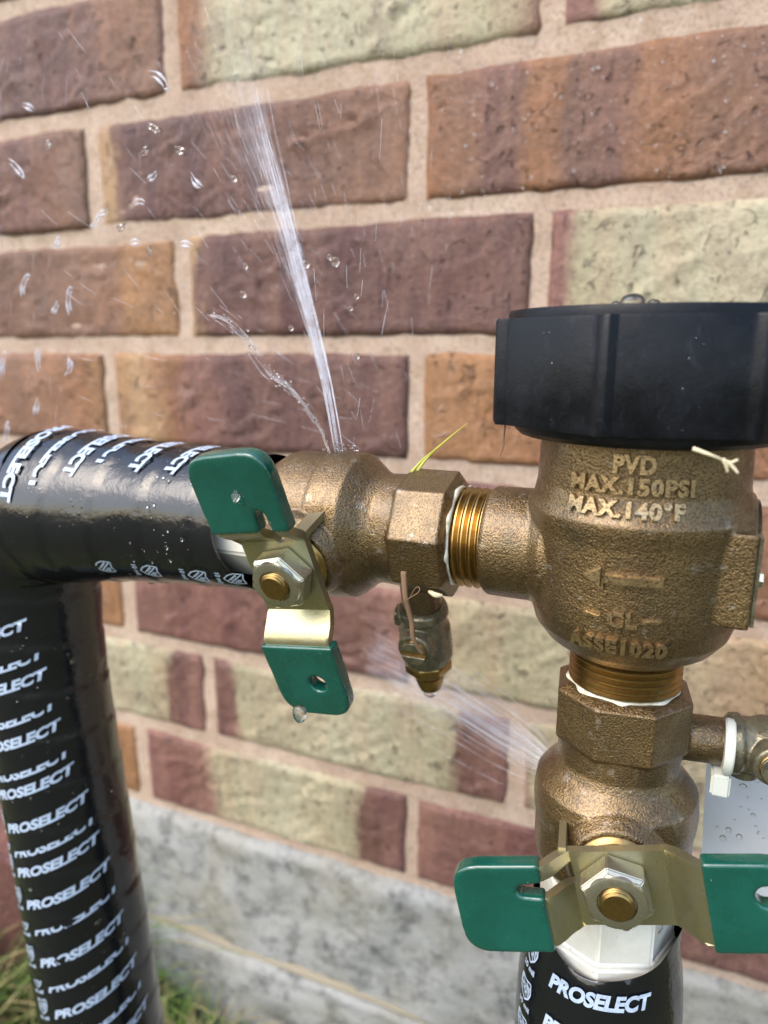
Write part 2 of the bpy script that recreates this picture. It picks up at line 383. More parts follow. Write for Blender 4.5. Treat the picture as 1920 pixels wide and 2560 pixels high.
# ------------------------------------------------------------------ brick wall
wall = empty('brick_wall', (0, 0, -.325), label='wall of purple, orange and cream bricks with wide sandy mortar joints behind the pipes', cat='wall')
def brick_mesh(seed):
    Lx, Lz = .1980, .0556; nx, nz = 72, 22; rr = random.Random(seed)
    off = Vector((seed * 7.3, seed * 3.1, 0)); bm = bmesh.new(); g = []
    creases = [(rr.uniform(.02, .18), rr.uniform(.008, .046), rr.uniform(-.6, .9), rr.uniform(.012, .035), rr.uniform(.0008, .0022)) for _ in range(12)]
    for j in range(nz + 1):
        row = []
        for i in range(nx + 1):
            x = Lx * i / nx; z = Lz * j / nz
            ex = min(x, Lx - x); ez = min(z, Lz - z); e = min(ex, ez)
            p = Vector((x, z, 0))
            dx = noise.noise(p * 90 + off) * .0011 + noise.noise(p * 25 + off) * .0010; dz = noise.noise(p * 90 - off) * .0010 + noise.noise(p * 22 - off) * .0012
            k = max(0, 1 - e / .008)
            y = (-noise.fractal(p * 30 + off, 1, 2, 4) * .0014 - noise.noise(p * 140 + off) * .00045) * (1 - .75 * k)
            y += .0022 * max(0, 1 - e / .0024) ** 2
            for cx, cz, ang, ln, dp in creases:
                u = (x - cx) * math.cos(ang) + (z - cz) * math.sin(ang); v = -(x - cx) * math.sin(ang) + (z - cz) * math.cos(ang)
                v += .002 * math.sin(u * 160 + cx * 900)
                f = max(0, 1 - abs(u) / ln)
                if f: y += dp * f * math.exp(-(v / .0011) ** 2) - dp * .7 * f * math.exp(-((v + .003) / .0026) ** 2)
            row.append(bm.verts.new((x + dx * k, y, z + dz * k)))
        g.append(row)
    for j in range(nz):
        for i in range(nx): bm.faces.new((g[j][i], g[j][i + 1], g[j + 1][i + 1], g[j + 1][i]))
    rim = g[0][:] + [g[j][nx] for j in range(1, nz + 1)] + g[nz][nx - 1::-1] + [g[j][0] for j in range(nz - 1, 0, -1)]
    back = [bm.verts.new((v.co.x, .03, v.co.z)) for v in rim]
    for k in range(len(rim)):
        bm.faces.new((rim[k - 1], rim[k], back[k], back[k - 1]))
    me = bpy.data.meshes.new('brick'); bmesh.ops.recalc_face_normals(bm, faces=bm.faces[:]); bm.to_mesh(me); bm.free()
    for p in me.polygons: p.use_smooth = True
    me.set_sharp_from_angle(angle=math.radians(60)); me.materials.append(BM['plum']); return me
bmeshes = [brick_mesh(s) for s in range(1, 8)]
P0, P1 = -.2756, -.1305                                  # joint positions of the two alternating courses
PITCH = .2070
palette = {   # (course, brick index counted from the joint used in view) -> material
 (4, -2): 'orange', (4, -1): 'redplum', (4, 0): 'cream_orange', (4, 1): 'brown_purple',
 (3, -1): 'brown_purple', (3, 0): 'cream_orange', (3, 1): 'cream_red',
 (2, -2): 'brown_purple', (2, -1): 'plum_tanend', (2, 0): 'striped',
 (1, -2): 'orange', (1, -1): 'brown_orange', (1, 0): 'plum', (1, 1): 'cream_red',
 (0, -2): 'orange', (0, -1): 'orange_plum', (0, 0): 'orange', (0, 1): 'plum',
 (-1, -2): 'orange', (-1, -1): 'tan_orange', (-1, 0): 'redplum', (-1, 1): 'orange',
 (-2, -2): 'tan_orange', (-2, -1): 'redplum', (-2, 0): 'cream_tan', (-2, 1): 'redplum',
 (-3, -2): 'orange', (-3, -1): 'cream_plumends', (-3, 0): 'cream_plumends', (-3, 1): 'cream_tan',
 (-4, -2): 'tan_orange', (-4, -1): 'red_cream', (-4, 0): 'redplum', (-4, 1): 'cream_tan',
}
keys = list(BM); rr = random.Random(11); nb = 0
for c in range(-4, 7):
    j0 = P0 if c % 2 else P1
    for k in range(-3, 4):
        mat = BM[palette.get((c, k)) or rr.choice(keys)]
        # the even courses (0, 2, ...) have their in-view joint at P1: brick k starts at joint + k * pitch
        x = j0 + k * PITCH + .0043
        me = bmeshes[(nb * 3 + c) % 7]; nb += 1
        o = bpy.data.objects.new('brick', me); COL.objects.link(o); o.parent = wall
        o.location = (x + rr.uniform(-.0008, .0008), rr.uniform(-.0008, .0008), .325 + (c - 1) * .0652 + .0057 + rr.uniform(-.0005, .0005))
        o.material_slots[0].link = 'OBJECT'; o.material_slots[0].material = mat
bm = bmesh.new(); nx, nz = 300, 200; x0, x1, z0, z1 = -.95, .70, -.327, .40; g = []
for j in range(nz + 1):
    g.append([])
    for i in range(nx + 1):
        x = x0 + (x1 - x0) * i / nx; z = z0 + (z1 - z0) * j / nz; p = Vector((x, z, .3))
        y = .0022 + noise.noise(p * 60) * .0008 + noise.noise(p * 220) * .0007 + noise.noise(p * 14) * .0008
        g[-1].append(bm.verts.new((x, y, z + .325)))
for j in range(nz):
    for i in range(nx): bm.faces.new((g[j][i], g[j][i + 1], g[j + 1][i + 1], g[j + 1][i]))
box(bm, x0, x1, .012, .1, z0 + .325, z1 + .325)
bm_obj('mortar', bm, M['mortar'], wall, ang=60)

# ------------------------------------------------------------------ concrete footing
foot = empty('concrete_footing', (0, 0, -.465), label='mottled grey concrete footing under the lowest brick course', cat='foundation')
def slab(name, mat, z0, z1, yf, amp, seed, edge):
    bm = bmesh.new(); nx, nz = 330, max(4, int((z1 - z0) / .003)); g = []
    for j in range(nz + 1):
        g.append([])
        for i in range(nx + 1):
            x = -1.0 + 1.7 * i / nx; z = z0 + (z1 - z0) * j / nz; p = Vector((x, z, seed))
            y = yf + noise.fractal(p * 22, 1, 2, 4) * amp + noise.noise(p * 150) * amp * .25
            t = min(1, (z1 - z) / edge); y += (1 - t) ** 2 * edge * .8
            zz = z + (noise.noise(p * 30) * .0022 if j == nz else 0)
            g[-1].append(bm.verts.new((x, y, zz + .465)))
    for j in range(nz):
        for i in range(nx): bm.faces.new((g[j][i], g[j][i + 1], g[j + 1][i + 1], g[j + 1][i]))
    bk = [bm.verts.new((v.co.x, .1, v.co.z)) for v in g[-1]]
    for i in range(nx): bm.faces.new((g[-1][i], g[-1][i + 1], bk[i + 1], bk[i]))
    return bm_obj(name, bm, mat, foot, ang=60)
slab('upper_face', M['concrete'], -.4165, -.3262, -.004, .0035, 1.0, .006)
slab('lower_face', M['concrete'], -.56, -.4200, -.009, .0035, 5.0, .004)
slab('sandy_joint', M['sandline'], -.4200, -.4163, -.0056, .0012, 9.0, .003)

# a dark red block seen between the left pipe and the frame edge
bm = bmesh.new(); box(bm, -.09, .09, -.028, .028, 0, .165); bevel(bm, .004, 3)
o = bm_obj('edging_block', bm, BM['redplum'], ang=30); o.location = (-.475, -.062, -.505); o.rotation_euler = (0, 0, .3)
tag(o, label='dark red block in the grass behind the left pipe at the picture edge', cat='block')

# ------------------------------------------------------------------ wrapped pipes
YA = -.1926
def logo_bm(size):
    """a shield outline with a diagonal band and bars, and '10 mil' below, in the XY plane"""
    bm = bmesh.new(); s = size
    def poly(pts):
        bm.faces.new([bm.verts.new((x * s, y * s, 0)) for x, y in pts])
    def strip(pts, w):
        for (a, b), (c, d) in zip(pts, pts[1:]):
            v = Vector((c - a, d - b)); L = v.length; v /= L; nn = Vector((-v.y, v.x)) * w / 2
            n = max(1, int(L / .12))
            for k in range(n):
                p = Vector((a, b)) + v * L * k / n; q = Vector((a, b)) + v * L * (k + 1) / n
                poly([(p - nn)[:], (q - nn)[:], (q + nn)[:], (p + nn)[:]])
    sh = [(.05, 1.0), (.0, .55), (.12, .25), (.4, 0), (.68, .25), (.8, .55), (.75, 1.0), (.4, .92), (.05, 1.0)]
    strip(sh, .07); strip([(.08, .9), (.70, .26)], .07); strip([(.04, .68), (.58, .14)], .05)
    for k in range(4): poly([(.45 + .07 * k, .62 - .07 * k), (.5 + .07 * k, .64 - .07 * k), (.5 + .07 * k, .86 - .03 * k), (.45 + .07 * k, .86 - .03 * k)])
    for k in range(3): poly([(.12 + .12 * k, .62 - .12 * k), (.2 + .12 * k, .54 - .12 * k), (.24 + .12 * k, .60 - .12 * k), (.17 + .12 * k, .68 - .12 * k)])
    t = text_bm('10 mil', .80 * s, .26 * s, bold=.03, step=.0006)
    off = len(bm.verts)
    vs = [bm.verts.new((v.co.x, v.co.y - .38 * s, 0)) for v in t.verts]
    t.verts.index_update()
    for f in t.faces:
        try: bm.faces.new([vs[v.index] for v in f.verts])
        except ValueError: pass
    t.free(); return bm
def merge(dst, src, fn):
    src.verts.index_update(); vs = [dst.verts.new(fn(v.co)) for v in src.verts]
    for f in src.faces:
        try: dst.faces.new([vs[v.index] for v in f.verts])
        except ValueError: pass
    src.free()
def spiral(s, phi, amp=.00038, pitch=.016, R=.020):
    t = (s / pitch + phi / (2 * math.pi)) % 1.0
    return amp * (1 - t)

# left riser: elbow joins the horizontal run; path in the XZ plane
def lpath():
    z0 = -.0462; P = [Vector((-.0975, YA, z0)), Vector((-.1300, YA, z0 - .0006)), Vector((-.1690, YA, z0 - .0015))]
    c = Vector((-.1700, YA, z0 - .0255)); 
    for k in range(1, 9):
        a = math.radians(90 + 90 * k / 8); P.append(c + Vector((.0235 * math.cos(a), 0, .0240 * math.sin(a))))
    P += [Vector((-.1925, YA, -.110)), Vector((-.1885, YA, -.165)), Vector((-.1835, YA, -.245)), Vector((-.1775, YA, -.34)), Vector((-.170, YA, -.52))]
    return P
LP = smooth_path(lpath(), 10)
def path_tube(name, pts, rad, parent, mat, seg=96, start_cut=None):
    cum = [0]
    for a, b in zip(pts, pts[1:]): cum.append(cum[-1] + (b - a).length)
    n = int(cum[-1] / .0012); fr = []
    for i in range(n + 1):
        s = cum[-1] * i / n
        k = max(0, min(len(pts) - 2, next((j for j in range(len(cum) - 1) if cum[j + 1] >= s), len(pts) - 2)))
        t = (s - cum[k]) / (cum[k + 1] - cum[k]); p = pts[k].lerp(pts[k + 1], t)
        a = pts[max(0, k - 1)]; b = pts[min(len(pts) - 1, k + 2)]; fr.append((s, p, (b - a).normalized()))
    bm = bmesh.new(); rings = []
    for s, p, d in fr:
        x = Vector((0, -1, 0)); y = d.cross(x).normalized(); ring = []
        for k in range(seg):
            a = 2 * math.pi * k / seg
            ss = max(s, start_cut(a)) if start_cut else s
            r = rad(s, a) + spiral(s, a) + noise.noise(Vector((s * 60, math.cos(a) * 1.5, math.sin(a) * 1.5))) * .0004
            pp = p + d * (ss - s)
            ring.append(bm.verts.new(pp + x * r * math.cos(a) + y * r * math.sin(a)))
        rings.append(ring)
    for A, B in zip(rings, rings[1:]):
        for k in range(seg):
            v = (A[k], A[(k + 1) % seg], B[(k + 1) % seg], B[k])
            if (v[0].co - v[3].co).length + (v[1].co - v[2].co).length < 1e-7: continue
            bm.faces.new(v)
    bmesh.ops.remove_doubles(bm, verts=bm.verts[:], dist=1e-6)
    return bm_obj(name, bm, mat, parent, ang=50)
pipeL = empty('wrapped_pipe', (-.172, YA, -.465), label='left pipe wrapped in glossy black tape with an elbow, printed with white lettering', cat='pipe')
def at_parent(o, par):
    o.parent = par; o.matrix_parent_inverse = par.matrix_basis.inverted() if False else Matrix.Translation(-par.location)
    return o
def rad_L(s, a):
    # elbow fitting under the tape makes the corner fatter; the tape thins towards the valve end
    bulge = .0040 * math.exp(-((s - .082) / .030) ** 2)
    return .0188 + bulge + .0010 * min(1, s / .05) - .0008 * math.exp(-(s / .006) ** 2) + .0009 * max(0, min(1, (s - .20) / .08))
def cutL(a):      # a=0 faces the viewer; the tape end runs diagonally and leaves white plastic bare in front
    return .0088 * (.5 + .5 * math.cos(a - .2)) ** 2.2 + .0002
at_parent(path_tube('tape_wrap', LP, rad_L, None, M['wrap'], start_cut=cutL), pipeL)
bm = bmesh.new(); m = frame((-.0935, YA, -.0456), (-1, 0, 0)); lathe(bm, mmp((0, 14.5), (.8, 15.6), (30, 15.6), (30.5, 14)), m, seg=8, rot=math.pi / 8); bevel(bm, .0012, 3, 25)
at_parent(bm_obj('plastic_adapter', bm, M['pvc'], None, ang=40), pipeL)

pipeR = empty('wrapped_pipe', (-.0073, YA, -.465), label='right pipe wrapped in black tape under the lower valve, printed with white lettering', cat='pipe')
bm = bmesh.new(); rings = []; seg = 96; XR = -.0073
for i in range(172):
    z = -.1335 - .0022 * i; ring = []
    for k in range(seg):
        a = 2 * math.pi * k / seg            # a=0 faces the viewer (-Y), a>0 to the right (+X)
        c = math.cos(a)
        zz = min(z, -.1290 - .0128 * max(0, c) ** 1.2 + .0035 * math.sin(a) * (c < .3) + .0006 * math.sin(5 * a))
        r = .0193 + spiral(-z, -a, .0002, .018) + noise.noise(Vector((z * 50, math.cos(a), math.sin(a)))) * .0005
        r += .0013 * (1 - math.exp(-max(0, -.146 - z) / .012)) - .0016 * math.exp(-max(0, -.1395 - z) / .006)
        ring.append(bm.verts.new((XR + r * math.sin(a), YA - r * math.cos(a), zz)))
    rings.append(ring)
for A, B in zip(rings, rings[1:]):
    for k in range(seg):
        v = (A[k], A[(k + 1) % seg], B[(k + 1) % seg], B[k])
        if (v[0].co - v[3].co).length + (v[1].co - v[2].co).length < 1e-7: continue
        bm.faces.new(v)
bmesh.ops.remove_doubles(bm, verts=bm.verts[:], dist=1e-6)
at_parent(bm_obj('tape_wrap', bm, M['wrap'], None, ang=50), pipeR)
bm = bmesh.new(); lathe(bm, mmp((0, 14.0), (1.0, 16.2), (15.6, 16.4), (16.4, 17.2), (30, 17.3)), frame((XR, YA, -.1235), (0, 0, -1)), seg=8, rot=0.0); bevel(bm, .0014, 3, 25)
at_parent(bm_obj('plastic_adapter', bm, M['pvc'], None, ang=40), pipeR)
bm = bmesh.new(); lathe(bm, mmp((0, 17.9), (7.5, 18.2)), frame((XR, YA, -.1395), (0, 0, -1)), seg=96, cap=False); lathe(bm, mmp((7.5, 17.0), (0, 16.4)), frame((XR, YA, -.1395), (0, 0, -1)), seg=96, cap=False)

# printing: (x along the line, y up) mapped on the pipe skin
def print_on(par, fn, items):
    for src in items:
        bm = bmesh.new(); merge(bm, src, fn); bm_o = bm_obj('printed_lettering', bm, M['ink'], None, smooth=True, ang=None); at_parent(bm_o, par)
def R_row(x0deg, z0, slope):
    R = .02085
    def fn(c):
        a = math.radians(x0deg) + c.x / R; zz = z0 + c.y + c.x * slope
        r = .0193 + .0013 * (1 - math.exp(-max(0, -.146 - zz) / .012)) - .0016 * math.exp(-max(0, -.1395 - zz) / .006) + .00050
        return Vector((XR + r * math.sin(a), YA - r * math.cos(a), zz))
    return fn
for k in range(4):
    zb = -.1488 - .0112 * k; print_on(pipeR, R_row(-32 - .8 * k, zb, .06), [text_bm('PROSELECT', .0262, .0040, bold=.05, shear=.18, step=.0006)])
    print_on(pipeR, R_row(-60 - .8 * k, zb + .0002, .0), [logo_bm(.0062)])
# left riser centre line: x as function of z, from the path
def lx(z):
    for a, b in zip(LP, LP[1:]):
        if b.z <= z <= a.z and z < -.075:
            t = (z - a.z) / (b.z - a.z); return a.x + t * (b.x - a.x)
    return -.19
def L_row(deg, z0, slope, R=.0208):
    def fn(c):
        a = math.radians(deg) + c.x / R; zz = z0 + c.y + c.x * slope; r = rad_L(.11 + (-zz - .072), 0) + .00048
        return Vector((lx(zz) + r * math.sin(a), YA - r * math.cos(a), zz))
    return fn
rows = [(-48, -.0945, 'full', .26), (-38, -.1045, 'cut', .26), (-38, -.1115, 'full', .26), (-34, -.1225, 'cut', .27), (-34, -.1298, 'full', .27), (-31, -.1400, 'cut', .28), (-31, -.1462, 'full', .28),
        (-24, -.1575, 'full', .28), (-21, -.1660, 'cut', .28), (-22, -.1735, 'full', .28), (-17, -.1850, 'full', .28), (-13, -.1945, 'cut', .28),
        (-14, -.2070, 'full', .28), (-10, -.2165, 'cut', .28), (-9, -.2270, 'full', .28), (-6, -.2370, 'cut', .28), (-5, -.2470, 'full', .28), (-2, -.268, 'full', .28)]
rows = [(d + 4 + max(0, -z - .12) * 105, z, k, sl * 1.3) for d, z, k, sl in rows]
for d, z, kind, sl in rows:
    t = text_bm('PROSELECT', .0315, .0036, bold=.05, shear=.16, step=.0007)
    if kind == 'cut': cut_y(t, .0022)
    fr_ = L_row(d, z, sl)
    print_on(pipeL, fr_, [t])
    lg = logo_bm(.0062)
    if kind == 'cut': cut_y(lg, .0030)
    print_on(pipeL, L_row(d - 21.5, z - .001, sl), [lg])
# horizontal run: lines run round the pipe, ends of the words low on the front
def H_row(x0, deg_end, length, drift, R=.0210):
    zc = -.0472
    def fn(c):
        a = math.radians(deg_end) + (length - c.x) / R             # a: 0 = facing the viewer, 90 = top
        xx = x0 + c.y + (length - c.x) * drift; s_ = -.0975 - xx
        r = rad_L(s_, 0) + .0004 + (.0004 if s_ < .04 else 0)
        return Vector((xx, YA - r * math.cos(a), zc + .0006 - .0005 * s_ / .07 + r * math.sin(a)))
    return fn
for xx, dg, kind, dr in ((-.1140, 52, 'full', .25), (-.1252, 46, 'full', .25), (-.1365, 45, 'full', .2), (-.1478, 46, 'cut', .2), (-.1562, 35, 'full', .15), (-.1655, 22, 'cut', .1), (-.1745, 12, 'full', .05)):
    t = text_bm('PROSELECT', .0290, .0040, bold=.055, shear=.0, step=.0007)
    if kind == 'cut': cut_y(t, .0022)
    print_on(pipeL, H_row(xx, dg, .0290, dr), [t])
for xx in (-.106, -.117, -.1325, -.1480):
    lg = logo_bm(.0060); print_on(pipeL, H_row(xx, -46, .006, .1), [lg])

# ------------------------------------------------------------------ ball valves (local frame: body along -Y, stem along +Z, test cock along +X, millimetres below)
def helix(bm, z0, z1, r0, r1, pitch, m=Matrix(), seg=64):
    prof = []; z = z0
    while z < z1:
        prof += [(z, r0), (z + pitch * .38, r1), (z + pitch * .55, r1), (z + pitch * .92, r0)]; z += pitch
    lathe(bm, [(a * MM, b * MM) for a, b in prof], m, seg, pitch=0)
def rounded_poly(pts, rads, n=6):
    out = []
    L = len(pts)
    for i in range(L):
        p = Vector(pts[i]); a = Vector(pts[i - 1]); b = Vector(pts[(i + 1) % L]); r = rads[i]
        if r <= 0: out.append(p); continue
        u = (a - p).normalized(); v = (b - p).normalized(); t = r
        s, e = p + u * t, p + v * t
        for k in range(n + 1):
            q = k / n; out.append(s * (1 - q) ** 2 + p * 2 * q * (1 - q) + e * q * q)
    return out
def plate(outline, holes, wfun, thick, step=1.0, umin=-1e9, umax=1e9):
    """flat plate outline (mm) filled finely, lifted by wfun(u), given a thickness; returns a closed bmesh in metres"""
    vs = []; es = []
    def ring(pts):
        o = len(vs); dense = []
        for i in range(len(pts)):
            a, b = Vector(pts[i]), Vector(pts[(i + 1) % len(pts)]); n = max(1, int((b - a).length / step))
            dense += [a.lerp(b, k / n) for k in range(n)]
        vs.extend(dense); es.extend([(o + k, o + (k + 1) % len(dense)) for k in range(len(dense))]); return dense
    outer = ring(outline); hs = [ring(h) for h in holes]
    def inside(p, poly):
        c = False
        for i in range(len(poly)):
            a, b = poly[i - 1], poly[i]
            if (a.y > p.y) != (b.y > p.y) and p.x < (b.x - a.x) * (p.y - a.y) / (b.y - a.y) + a.x: c = not c
        return c
    xs = [v.x for v in outer]; ys = [v.y for v in outer]
    x = min(xs) + step
    while x < max(xs):
        y = min(ys) + step
        while y < max(ys):
            p = Vector((x, y))
            if inside(p, outer) and not any(inside(p, h) for h in hs): vs.append(p)
            y += step
        x += step
    r = delaunay_2d_cdt(vs, es, [], 0, 1e-5)
    V, F = r[0], r[2]
    bm = bmesh.new(); top = []; bot = []
    for v in V:
        w0 = wfun(v.x); dw = (wfun(v.x + .2) - wfun(v.x - .2)) / .4; nl = math.hypot(1, dw); nx, nz = -dw / nl, 1 / nl
        top.append(bm.verts.new(Vector((v.x + nx * thick / 2, v.y, w0 + nz * thick / 2)) * MM)); bot.append(bm.verts.new(Vector((v.x - nx * thick / 2, v.y, w0 - nz * thick / 2)) * MM))
    from collections import Counter
    ec = Counter(); fs = []
    for f in F:
        c = sum((V[i] for i in f), Vector((0, 0))) / len(f)
        if not inside(c, outer) or any(inside(c, h) for h in hs): continue
        fs.append(f)
        for a, b in zip(f, f[1:] + f[:1]): ec[(min(a, b), max(a, b))] += 1
    for f in fs:
        bm.faces.new([top[i] for i in f]); bm.faces.new([bot[i] for i in reversed(f)])
        for a, b in zip(f, f[1:] + f[:1]):
            if ec[(min(a, b), max(a, b))] == 1: bm.faces.new((top[a], bot[a], bot[b], top[b]))
    bmesh.ops.delete(bm, geom=[v for v in bm.verts if not v.link_faces], context='VERTS')
    return bm
def wf(u):
    def sm(t): t = max(0, min(1, t)); return t * t * (3 - 2 * t) * .35 + t * .65
    return 23.2 + 6.0 * sm((-8.8 - u) / 5.2) + 5.6 * sm((u - 11.0) / 5.6)
VT = -11.0; VB = 8.9
full_outline = rounded_poly([(-33.3, VT), (38, VT + 1.5), (38, VB - .5), (14, VB), (10, VB - 1.2), (-8.5, VB - 1.2), (-12, VB), (-33.3, VB)], [6, 7, 6, 0, 1, 1, 0, 6])
slot = rounded_poly([(-20.4, 1.9), (-20.4, 5.0), (-8.5, 5.6), (-8.0, .2), (-11, .9)], [1.0, 1.0, .6, .5, .8], 4)
hole = [(28 + 2.7 * math.cos(t * math.pi / 8), 2.2 + 2.7 * math.sin(t * math.pi / 8)) for t in range(16)]
metal_outline = rounded_poly([(-32.0, VT + .4), (36.8, VT + 1.8), (36.8, VB - .9), (14, VB - .3), (10, VB - 1.2), (-8.5, VB - 1.2), (-12, VB - .3), (-32.0, VB - .4)], [6, 7, 6, 0, 1, 1, 0, 6])
def clip(outline, u0, u1):
    """keep the part of a (convex-ish) outline with u0<=u<=u1"""
    def cl(pts, ax, s):
        out = []
        for i in range(len(pts)):
            a, b = pts[i - 1], pts[i]; ia, ib = (a.x - ax) * s >= 0, (b.x - ax) * s >= 0
            if ia != ib: out.append(a.lerp(b, (ax - a.x) / (b.x - a.x)))
            if ib: out.append(b)
        return out
    return cl(cl([Vector(p) for p in outline], u0, 1), u1, -1)

def build_valve(label):
    v = empty('ball_valve', label=label, cat='valve')
    # cast body
    mY = frame((0, 0, 0), (0, -1, 0))
    bm = bmesh.new()
    lathe(bm, mmp((0, 13.4), (1.2, 15.6), (13, 15.6), (13.8, 14.6), (15, 13.6)), mY, 8, rot=math.pi / 8)
    lathe(bm, mmp((6, 13.9), (13, 14.0), (19, 13.8), (21, 14.6), (25.5, 18.4), (30, 18.9), (34, 18.6), (34.6, 18.2), (36, 18.2), (44, 18.2), (46, 17.4), (51, 14.4)), mY, 96)
    lathe(bm, mmp((0, 5.3), (23, 5.3)), frame((0, -12 * MM, 0), (1, 0, 0)), 48)
    lathe(bm, mmp((0, 11.5), (17.5, 11.2), (20.2, 9.8), (20.6, 9.4)), frame((0, -35 * MM, 0), (0, 0, 1)), 64)
    for x, y, sx, sy in ((-1.7, -27.9, 1.7, 2.2), (9.2, -35.5, 2.4, 1.7)):
        box(bm, (x - sx) * MM, (x + sx) * MM, (y - sy) * MM, (y + sy) * MM, 12 * MM, 20.4 * MM)
    remesh('body', bm, M['bronze'], v, .00032, 5, .5)
    # packing nut behind the handle
    bm = bmesh.new(); lathe(bm, mmp((18, 8.6), (20.8, 8.6), (21.4, 7.6), (22.2, 7.4)), frame((0, -35 * MM, 0), (0, 0, 1)), 48); bevel(bm, .0002, 1)
    bm_obj('packing_nut', bm, M['brass'], v)
    # thread sealant paste at the female end
    bm = bmesh.new(); n = 96; rg = []
    for k in range(n):
        a = 2 * math.pi * k / n; wob = noise.noise(Vector((math.cos(a) * 2.2, math.sin(a) * 2.2, 4)))
        r1 = .0117; r2 = .0119 + .0042 * max(0, min(.4, wob + .02)); h = .0001 + .0010 * max(0, wob - .05)
        rg.append([bm.verts.new((r * math.cos(a), y, r * math.sin(a))) for r, y in ((r1, -.001), (r1, h + .0004), ((r1 + r2) / 2, h * .8 + .0003), (r2, .0001 - 1.0 * max(0, r2 - .0134)), (r2 - .0004, -.0016))])
    for A, B in zip(rg, rg[1:] + rg[:1]):
        for i in range(5): bm.faces.new((A[i], A[(i + 1) % 5], B[(i + 1) % 5], B[i]))
    bm_obj('sealant', bm, M['sealant'], v, ang=None)
    # handle
    h = empty('handle'); h.parent = v; h.location = (0, -35 * MM, 0)
    bm = plate(metal_outline, [slot, hole], wf, 2.0, 1.2); bevel(bm, .0003, 2, 50)
    # raw edge lip at the slot: a tab folded back as a stop
    box(bm, -10.6 * MM, -9.0 * MM, 4.6 * MM, 8.6 * MM, 14.5 * MM, 24 * MM)
    bm_obj('plate', bm, M['zinc'], h, ang=28)
    for u0, u1, hl in ((-35, -14.2, 0), (17.0, 40, 1)):
        o = clip(full_outline, u0, u1)
        # the dip swells the outline a little
        cen = sum(o, Vector((0, 0))) / len(o)
        o = [Vector((p.x + (.8 if p.x > cen.x else -.8) * (abs(p.x - cen.x) > 6) * (0 if abs(p.x - (u1 if hl == 0 else u0)) < .1 else 1), p.y + (.7 if p.y > cen.y else -.7))) for p in o]
        if hl == 0:
            # slot is open at the cut end: notch the outline
            top = [p for p in o]
            o2 = []
            for i in range(len(o)):
                a, b = o[i], o[(i + 1) % len(o)]; o2.append(a)
                if abs(a.x - b.x) < .3 and abs(a.x - u1) < .3 and abs(a.y - b.y) > 10:
                    seq = [(u1, 1.9), (-18.6, 2.2), (-19.9, 3.2), (-19.0, 4.8), (u1, 5.3)]
                    if a.y > b.y: seq = seq[::-1]
                    o2 += [Vector(q) for q in seq]
            g = plate(o2, [], lambda u: wf(u), 3.9, .9)
        else:
            g = plate(o, [[(28 + 2.3 * math.cos(t * math.pi / 8), 2.2 + 2.3 * math.sin(t * math.pi / 8)) for t in range(16)]], lambda u: wf(u), 3.9, .9)
        remesh('grip', g, M['vinyl'], h, .00030, 30, .5)
    # nut with chamfer and washer face
    bm = bmesh.new(); lathe(bm, mmp((24.2, 7.1), (24.5, 7.5), (28.9, 7.5), (29.7, 6.5)), Matrix(), 6, rot=math.pi / 6 + .12); bevel(bm, .00022, 2, 20)
    lathe(bm, mmp((29.0, 6.2), (30.0, 5.9), (30.15, 5.4), (30.15, 4.0), (29.4, 3.6)), Matrix(), 64)
    nut = bm_obj('nut', bm, M['nut'], h, ang=25)
    bm = bmesh.new(); prof = []
    z = 22.
    while z < 30.2: prof += [(z, 3.15), (z + .35, 3.55), (z + .5, 3.55), (z + .85, 3.15)]; z += 1.0
    prof += [(30.6, 3.4), (31.0, 3.3), (31.25, 2.9)]
    lathe(bm, [(a * MM, b * MM) for a, b in prof], Matrix(), 48); bm_obj('stem', bm, M['brass'], h, ang=30)
    # test cock
    t = empty('test_cock'); t.parent = v; t.location = (0, -12 * MM, 0)
    mX = frame((0, 0, 0), (1, 0, 0)); bm = bmesh.new()
    lathe(bm, mmp((22.5, 5.6), (23.2, 6.6), (25.2, 6.9), (26.0, 6.2), (28, 6.3), (30, 7.0), (38, 7.2), (40, 6.8), (40.4, 6.2)), mX, 64)
    lathe(bm, mmp((0, 4.9), (7.0, 4.9), (8.4, 4.6), (8.8, 4.0)), frame((31.5 * MM, 0, 0), (0, 0, 1)), 48)
    lathe(bm, mmp((0, 3.4), (7.4, 3.2)), frame((27.0 * MM, 0, 0), (0, -1, 0)), 32)
    remesh('body', bm, M['dark'], t, .00028, 4, .5)
    bm = bmesh.new(); lathe(bm, mmp((8.3, 3.6), (9.2, 3.6), (9.35, 3.4)), frame((31.5 * MM, 0, 0), (0, 0, 1)), 48, cap=True)
    # slotted face: two proud halves
    sc = bm_obj('screw', bm, M['brass'], t)
    bm = bmesh.new()
    for sgn in (-1, 1):
        pts = []
        for k in range(13):
            a = math.radians(15 + 150 * k / 12) * 1.0
            pts.append((3.45 * math.cos(a), sgn * (max(.75, 3.45 * math.sin(a)))))
        lo = [bm.verts.new(((31.5 + y) * MM, x * MM, 9.3 * MM)) for x, y in pts]; hi = [bm.verts.new(((31.5 + y) * MM, x * MM, 10.1 * MM)) for x, y in pts]
        bm.faces.new(lo); bm.faces.new(hi)
        for k in range(len(pts)): bm.faces.new((lo[k - 1], lo[k], hi[k], hi[k - 1]))
    bevel(bm, .00012, 1); bm_obj('slotted_head', bm, M['dark'], t)
    bm = bmesh.new(); lathe(bm, mmp((40.0, 6.4), (40.6, 6.9), (43.0, 6.9), (43.8, 5.8)), mX, 8); bevel(bm, .0002, 1)
